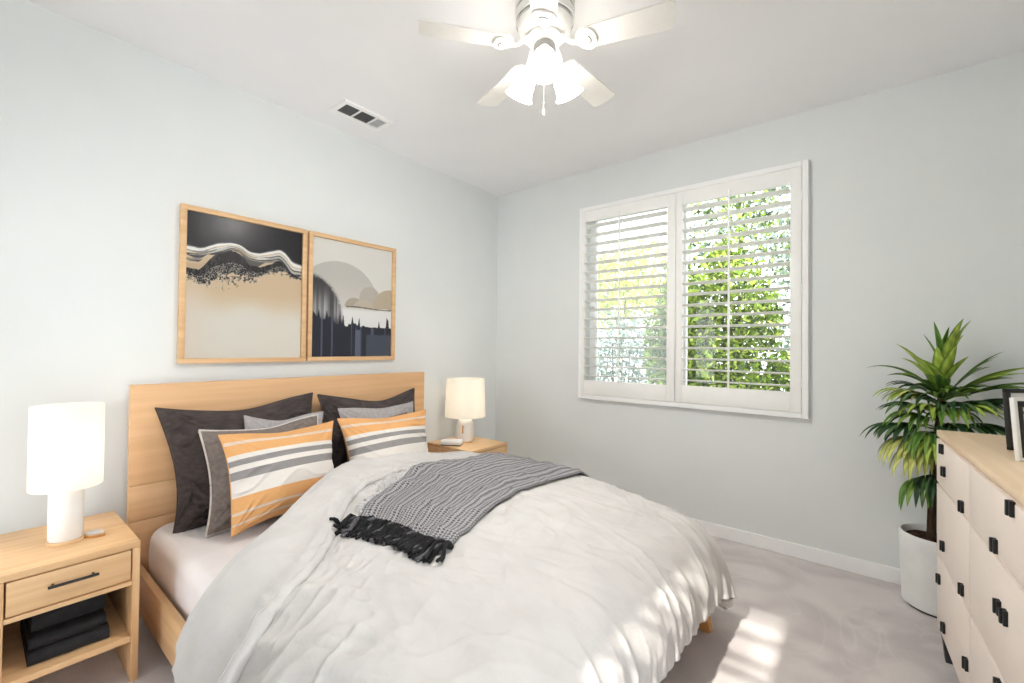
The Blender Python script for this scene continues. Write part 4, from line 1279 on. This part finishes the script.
for r, (za, zb_) in enumerate(rows_):
    for c, (xa, xb) in enumerate(cols_):
        d = obj('drawer', nb((xa, xb, -.008, .0335, za, zb_), bev=.002), M['dresser'], dr, local=True)
        for (px, pz) in pulls[(r, c)]:
            px += .018 + .022 * min(c, 1)
            bm = bmesh.new()
            box(bm, px - .011, px + .011, -.0085, -.0062, pz - .019, pz + .019, bev=.001)
            box(bm, px - .011, px - .001, -.021, -.0075, pz - .019, pz + .019, bev=.002)
            box(bm, px + .0025, px + .011, -.017, -.0075, pz - .019, pz + .019, bev=.002)
            obj('pull', bm, M['black'], d, local=True)
for lx in (.03, DL - .03):
    for ly in (.024, DD - .05):
        bm = bmesh.new()
        A = [bm.verts.new((lx + sx * .011, ly + sy * .011, 0)) for sx, sy in ((-1, -1), (1, -1), (1, 1), (-1, 1))]
        B = [bm.verts.new((lx + sx * .024, ly + sy * .024, .1295)) for sx, sy in ((-1, -1), (1, -1), (1, 1), (-1, 1))]
        for j in range(4): bm.faces.new((A[j], A[(j + 1) % 4], B[(j + 1) % 4], B[j]))
        bm.faces.new(list(reversed(A))); bm.faces.new(B)
        bmesh.ops.bevel(bm, geom=list(bm.edges), offset=.002, segments=1, affect='EDGES')
        obj('leg', bm, M['dark_leg'], dr, local=True)
obj('plinth_rail', nb((.06, DL - .06, .014, .036, .085, .1295), bev=.002), M['dark_leg'], dr, local=True)

# photo frames standing on the dresser
def photo_frame(c, yaw, lean, w, h, bw, outer, mid, label, roll=0.0):
    t = thing('photo_frame', label, 'picture frame', c, yaw, 'photo frames on the dresser')
    mt = Matrix.Rotation(lean, 4, 'X')
    def ring(w_, h_, z_, b, y0, y1):
        bm = bmesh.new()
        for q in ((-w_ / 2, w_ / 2, z_ + h_ - b, z_ + h_), (-w_ / 2, w_ / 2, z_, z_ + b), (-w_ / 2, -w_ / 2 + b, z_ + b, z_ + h_ - b), (w_ / 2 - b, w_ / 2, z_ + b, z_ + h_ - b)):
            box(bm, q[0], q[1], y0, y1, q[2], q[3], bev=.0012, mat=mt)
        return bm
    obj('frame', ring(w, h, 0.001, bw, -.007, .007), outer, t, local=True)
    b2 = bw + .018
    obj('mat_border', ring(w - 2 * bw, h - 2 * bw, bw + .001, .018, -.003, .0), mid, t, local=True)
    n, m = 60, 80
    xs = np.linspace(-w / 2 + b2, w / 2 - b2, n); zs = np.linspace(h - b2, b2, m)
    Xg, Zg = np.meshgrid(xs, zs, indexing='ij')
    P = np.stack([Xg, np.full_like(Xg, -.0012), Zg], -1)
    P[..., 1], P[..., 2] = P[..., 1] * math.cos(lean) - P[..., 2] * math.sin(lean), P[..., 1] * math.sin(lean) + P[..., 2] * math.cos(lean)
    me = grid_mesh('print', P, uv=False)
    Ug, Wg = np.meshgrid(np.linspace(0, 1, n), np.linspace(0, 1, m), indexing='ij')
    C_ = np.zeros(Ug.shape + (3,)); C_[:] = (222, 216, 200)
    C_[np.abs(vnoise(Ug * 7, Wg * 8, 17)) < .09] = (110, 104, 96)
    C_[(np.abs(vnoise(Ug * 12 + 3, Wg * 12, 27)) < .06) & (Wg > .3)] = (150, 142, 130)
    paint(me, C_.reshape(-1, 3))
    obj('print', me, M['print'], t, local=True)
    obj('back_board', box(bmesh.new(), -w / 2 + bw * .7, w / 2 - bw * .7, .002, .008, bw * .7, h - bw * .7, bev=.001, mat=mt), M['black'], t, local=True)
    bm = bmesh.new()
    top_ = mt @ Vector((0, .010, h * .6)); 
    tube(bm, [top_, (0, top_.y + h * .30, .0045)], .004, 6)
    obj('easel_strut', bm, M['black'], t, local=True)
photo_frame((3.266, -.946, .940), math.radians(36), math.radians(-4), .215, .205, .014, M['black_frame'], M['white_frame'], 'black photo frame with a white border at the back of the dresser top')
photo_frame((3.236, -1.164, .940), math.radians(36), math.radians(-5), .18, .19, .010, M['white_frame'], M['black_frame'], 'white edged photo frame with a wide black border, standing in front of the black one')

# ================================================================== POTTED PLANT
PC = Vector((3.075, -.178, 0))
pl = thing('potted_plant', 'leafy green palm-like houseplant in a plain white planter in the corner', 'plant', PC)
bm = lathe(bmesh.new(), [(.0, .012), (.128, .012), (.136, .018), (.146, .28), (.147, .360), (.145, .364), (.139, .364), (.137, .358), (.134, .31), (.0, .308)], PC, 64)
obj('planter', bm, M['pot'], pl)
obj('saucer_foot', lathe(bmesh.new(), [(.0, 0), (.118, 0), (.122, .004), (.122, .0118), (.0, .0118)], PC, 48), M['dark_leg'], pl)
bm = bmesh.new()
rows = []
for i in range(10):
    r = .1335 * i / 9
    rows.append([bm.verts.new((PC.x + r * math.cos(2 * PI * k / 40), PC.y + r * math.sin(2 * PI * k / 40), .330 + .012 * noise.noise((r * 60 * math.cos(2 * PI * k / 40), r * 60 * math.sin(2 * PI * k / 40), 2)) + .012 * (1 - i / 9))) for k in range(40)])
for a, b in zip(rows[:-1], rows[1:]):
    for k in range(40): bm.faces.new((a[k], b[k], b[(k + 1) % 40], a[(k + 1) % 40]))
bmesh.ops.remove_doubles(bm, verts=bm.verts, dist=1e-5)
obj('soil', bm, M['soil'], pl)
trunk_pts = [(PC.x - .025, PC.y - .015, .34), (PC.x - .022, PC.y - .015, .52), (PC.x - .012, PC.y - .010, .72), (PC.x + .004, PC.y - .010, .92), (PC.x + .012, PC.y - .012, 1.08)]
bm = bmesh.new(); tube(bm, trunk_pts, [.019, .017, .016, .015, .012], 14)
obj('trunk', bm, M['trunk'], pl)
prs = random.Random(77)
def strap(bm, cols, base, direc, L, W, droop, roll, shade, sc):
    """one long leaf blade: arching midrib, V-folded, tapered to a point; variegated lengthwise"""
    d = direc.normalized(); side = d.cross(Vector((0, 0, 1)))
    if side.length < .05: side = Vector((1, 0, 0))
    side.normalize()
    side = Matrix.Rotation(roll, 3, d) @ side
    p = Vector(base); n = 11
    rows = []
    for i in range(n):
        f = i / (n - 1)
        w = W * (math.sin(PI * min(1, .06 + f * .94) ** .75)) ** .8 + .0008
        nrm = side.cross(d).normalized()
        row = []
        for s in (-1, -.5, 0, .5, 1):
            q = p + side * (w * s) + nrm * (w * .35 * abs(s))
            q.y = min(q.y, -.006)
            row.append(bm.verts.new(q))
            k = abs(s)
            c = Vector(shade[0]).lerp(Vector(shade[1]), k if sc else (1 - k))
            if sc and k == .5: c = Vector(shade[2])
            c = c * (1 + .10 * math.sin(f * 40 + s * 3))
            cols.append(tuple(max(0, min(255, v)) for v in c))
        rows.append(row)
        step = L / (n - 1)
        p = p + d * step
        d = (d + Vector((0, 0, -droop * (.25 + f)))).normalized()
        side = (side - d * side.dot(d)).normalized()
    for a, b in zip(rows[:-1], rows[1:]):
        for k in range(4): bm.faces.new((a[k], b[k], b[k + 1], a[k + 1]))
G = {'deep': ((58, 90, 50), (34, 60, 38), (104, 134, 84)), 'mid': ((112, 150, 58), (62, 100, 42), (150, 180, 84)), 'lime': ((186, 190, 96), (112, 138, 48), (206, 206, 124)), 'fresh': ((150, 178, 64), (84, 122, 40), (176, 196, 90))}
def frond(stem, tip_dir, pet, nleaf, spread, L, W, droop, kind):
    """petiole with a hand of strap leaflets"""
    bm = bmesh.new(); cols = []
    d = Vector(tip_dir).normalized()
    p0 = Vector(stem); p1 = p0 + d * pet * .5 + Vector((0, 0, .012)); p2 = p0 + d * pet
    for p in (p1, p2): p.y = min(p.y, -.012)
    n0 = 0
    tube(bm, [p0, p1, p2], [.0048, .004, .0034], 6)
    bm.verts.ensure_lookup_table()
    cols += [G['mid'][0]] * len(bm.verts)
    side = d.cross(Vector((0, 0, 1))); side = side.normalized() if side.length > .1 else Vector((1, 0, 0))
    upv = side.cross(d)
    for k in range(nleaf):
        f = (k / (nleaf - 1) - .5) * 2 if nleaf > 1 else 0
        a = f * spread
        dd = d * math.cos(a) + side * math.sin(a) + upv * (.10 * math.cos(a * 1.3) + prs.uniform(-.05, .05))
        strap(bm, cols, p2 - d * .01 * abs(f), dd, L * (1 - .28 * abs(f)) * prs.uniform(.9, 1.08), W, droop * prs.uniform(.8, 1.2), f * .5 + prs.uniform(-.15, .15), G[kind], kind in ('lime', 'fresh') or k % 3 == 0)
    me = bpy.data.meshes.new('frond'); bm.to_mesh(me); bm.free()
    for p in me.polygons: p.use_smooth = True
    paint(me, cols)
    o = obj('frond', me, M['leaf'], pl)
    return o
tx, ty = PC.x, PC.y - .012
TZ = 1.06
# direction, petiole, leaflets, fan spread, length, half-width, droop, kind, height on the trunk   (x right, y toward wall)
FR = [((.22, -.12, 1), .13, 4, .26, .27, .036, .16, 'fresh', TZ + .01), ((.0, -.06, 1), .12, 4, .34, .24, .022, .06, 'mid', TZ + .02), ((.06, -.30, .9), .04, 4, .42, .25, .030, .06, 'fresh', TZ),
      ((-.50, -.18, .80), .05, 3, .26, .28, .026, .12, 'fresh', TZ), ((-.75, -.2, .6), .05, 3, .25, .27, .022, .16, 'mid', TZ), ((.85, -.35, .55), .09, 6, .34, .29, .021, .08, 'fresh', TZ - .02),
      ((.95, -.20, .42), .11, 5, .34, .27, .020, .10, 'mid', TZ - .04), ((.85, -.5, .22), .08, 5, .40, .24, .018, .14, 'deep', TZ - .06), ((.6, -.1, .7), .08, 5, .4, .24, .020, .10, 'mid', TZ - .02),
      ((-.90, -.28, .42), .10, 8, .55, .21, .015, .30, 'fresh', TZ - .06), ((-.78, -.55, .50), .08, 7, .55, .19, .014, .26, 'lime', TZ - .06), ((-.90, -.20, .62), .06, 6, .50, .20, .015, .24, 'deep', TZ - .03),
      ((-.55, -.80, .40), .07, 7, .60, .22, .015, .24, 'deep', TZ - .06), ((0, -1, .45), .06, 7, .55, .22, .018, .16, 'mid', TZ - .04), ((-.2, -.8, .6), .04, 6, .5, .22, .018, .12, 'mid', TZ - .02),
      ((.3, -.95, .35), .07, 8, .60, .24, .017, .22, 'deep', TZ - .08), ((.5, -.75, .55), .05, 6, .5, .22, .018, .14, 'mid', TZ - .04),
      ((-.95, -.30, .08), .12, 10, .70, .22, .014, .26, 'deep', TZ - .18), ((-.80, -.60, .10), .11, 9, .70, .22, .014, .30, 'deep', TZ - .17), ((-.70, -.70, .28), .09, 9, .70, .24, .014, .30, 'mid', TZ - .14),
      ((-.72, -.62, .10), .09, 11, .72, .27, .016, .42, 'lime', TZ - .24), ((-.55, -.80, .05), .09, 10, .70, .26, .016, .44, 'lime', TZ - .27), ((-.35, -.9, .12), .09, 9, .70, .24, .015, .34, 'mid', TZ - .20),
      ((-.1, -1, .1), .09, 9, .70, .26, .015, .36, 'fresh', TZ - .22), ((.35, -.95, .20), .09, 9, .65, .27, .016, .28, 'deep', TZ - .16), ((.85, -.40, .16), .10, 9, .60, .27, .016, .28, 'deep', TZ - .16),
      ((.75, -.65, .05), .09, 8, .60, .27, .015, .32, 'deep', TZ - .20), ((.5, -.85, .0), .08, 8, .6, .25, .015, .36, 'mid', TZ - .24),
      ((-.50, -.75, -.02), .07, 8, .6, .23, .014, .50, 'mid', TZ - .42), ((-.25, -.9, -.02), .06, 7, .6, .24, .014, .48, 'deep', TZ - .40),
      ((-.35, -.85, .42), .09, 8, .62, .24, .016, .26, 'fresh', TZ - .12), ((.15, -.95, .40), .08, 8, .62, .25, .016, .26, 'mid', TZ - .12), ((-.62, -.62, .46), .12, 8, .58, .23, .015, .26, 'deep', TZ - .14),
      ((.10, -1, .22), .08, 8, .66, .25, .016, .34, 'lime', TZ - .22), ((.55, -.75, .42), .10, 8, .6, .26, .016, .24, 'fresh', TZ - .12), ((.75, -.45, .40), .12, 7, .5, .26, .016, .20, 'deep', TZ - .10)]
for d, pet, nl, spd, L, W, dro, kind, z in FR:
    f = (z - .34) / (1.08 - .34)
    bx = np.interp(z, [q[2] for q in trunk_pts], [q[0] for q in trunk_pts]); by = np.interp(z, [q[2] for q in trunk_pts], [q[1] for q in trunk_pts])
    frond((bx, by, z), d, pet, nl, spd, L, W, dro, kind)

# ================================================================== GARDEN BEYOND THE WINDOW
struct('garden_ground', nb((-8, 9, .3, 14, -.35, -.25), bev=0), M['lawn'])
def shrub(name, label, c, rx, ry, rz_, n, leaf, cols, seed, trunks=1, cat='shrub', group=None, hollow=.45, lumps=5, up=.3, density_top=1.0):
    rs = np.random.RandomState(seed)
    t = thing(name, label, cat, (c[0], c[1], -.25), 0, group)
    P = []; 
    lump = [(rs.normal(0, .42, 3)) for _ in range(lumps)]
    while len(P) < n:
        q = rs.uniform(-1, 1, 3)
        r = np.linalg.norm(q)
        if r > 1 or r < hollow * rs.rand(): continue
        v = 1 + .25 * math.sin(q[0] * 5 + seed) * math.sin(q[2] * 6 + seed * 2)
        if r > v * (.72 + .28 * rs.rand()): continue
        P.append(q)
    P = np.array(P) * np.array([rx, ry, rz_]) + np.array(c)
    P[:, 2] = np.maximum(P[:, 2], -.2)
    A = rs.normal(0, 1, (n, 3)); A[:, 2] += up; A /= np.linalg.norm(A, axis=1, keepdims=True)
    Bv = np.cross(A, rs.normal(0, 1, (n, 3))); Bv /= np.linalg.norm(Bv, axis=1, keepdims=True)
    s = leaf * rs.uniform(.7, 1.3, (n, 1))
    V = np.stack([P - A * s, P + Bv * s * .42 + A * s * .1, P + A * s, P - Bv * s * .42 + A * s * .1], 1).reshape(-1, 3)
    me = bpy.data.meshes.new('foliage')
    me.from_pydata((V - np.array([c[0], c[1], -.25])).tolist(), [], np.arange(4 * n).reshape(-1, 4).tolist())
    pal = np.array(cols, float)
    cc = pal[rs.randint(0, len(pal), n)] * rs.uniform(.85, 1.15, (n, 1))
    paint(me, np.clip(np.repeat(cc, 4, 0), 0, 255))
    o = obj('foliage', me, M['foliage'], t, local=True)
    for k in range(trunks):
        bm = bmesh.new()
        ox, oy = rs.uniform(-.25, .25) * rx, rs.uniform(-.25, .25) * ry
        tube(bm, [(ox * .6, oy * .6, 0), (ox, oy, (c[2] + .25) * .6), (ox * 1.3, oy, c[2] + .25 + rz_ * .4)], [.022, .018, .008], 7)
        obj('stem', bm, M['bark'], t, local=True)
    return t
LIME = [(126, 152, 50), (98, 126, 40), (150, 172, 66), (70, 94, 34), (172, 184, 88), (52, 70, 30)]
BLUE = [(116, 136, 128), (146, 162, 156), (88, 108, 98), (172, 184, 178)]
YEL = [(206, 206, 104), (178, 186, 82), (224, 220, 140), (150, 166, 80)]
shrub('garden_shrub', 'dense lime green shrub filling the lower right window view', (1.62, 1.75, 1.1), .58, .45, 1.40, 12000, .034, LIME, 1, 3, group='shrubs close to the window')
shrub('garden_shrub', 'second lime green shrub at the middle of the window view', (1.10, 1.95, 1.15), .42, .36, 1.40, 9000, .034, LIME, 2, 3, group='shrubs close to the window')
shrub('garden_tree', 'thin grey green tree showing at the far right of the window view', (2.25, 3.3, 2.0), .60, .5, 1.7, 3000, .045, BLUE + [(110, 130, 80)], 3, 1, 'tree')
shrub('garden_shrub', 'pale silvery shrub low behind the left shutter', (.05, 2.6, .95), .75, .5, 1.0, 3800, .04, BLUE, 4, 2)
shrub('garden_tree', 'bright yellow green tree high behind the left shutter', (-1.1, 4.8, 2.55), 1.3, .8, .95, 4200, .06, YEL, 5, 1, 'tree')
shrub('garden_shrub', 'small green bush at the foot of the left window view', (-.05, 1.9, .35), .35, .3, .5, 1500, .035, LIME, 6, 1)
shrub('garden_shrub', 'low lime green shrub at the bottom right corner of the window view', (2.12, 2.1, .55), .45, .4, .75, 5200, .034, LIME, 8, 2, group='shrubs close to the window')
shrub('garden_tree', 'tall open tree rising above the lime green shrubs', (1.2, 4.2, 3.2), .9, .7, 1.3, 3600, .05, LIME + BLUE, 7, 1, 'tree', hollow=.1)
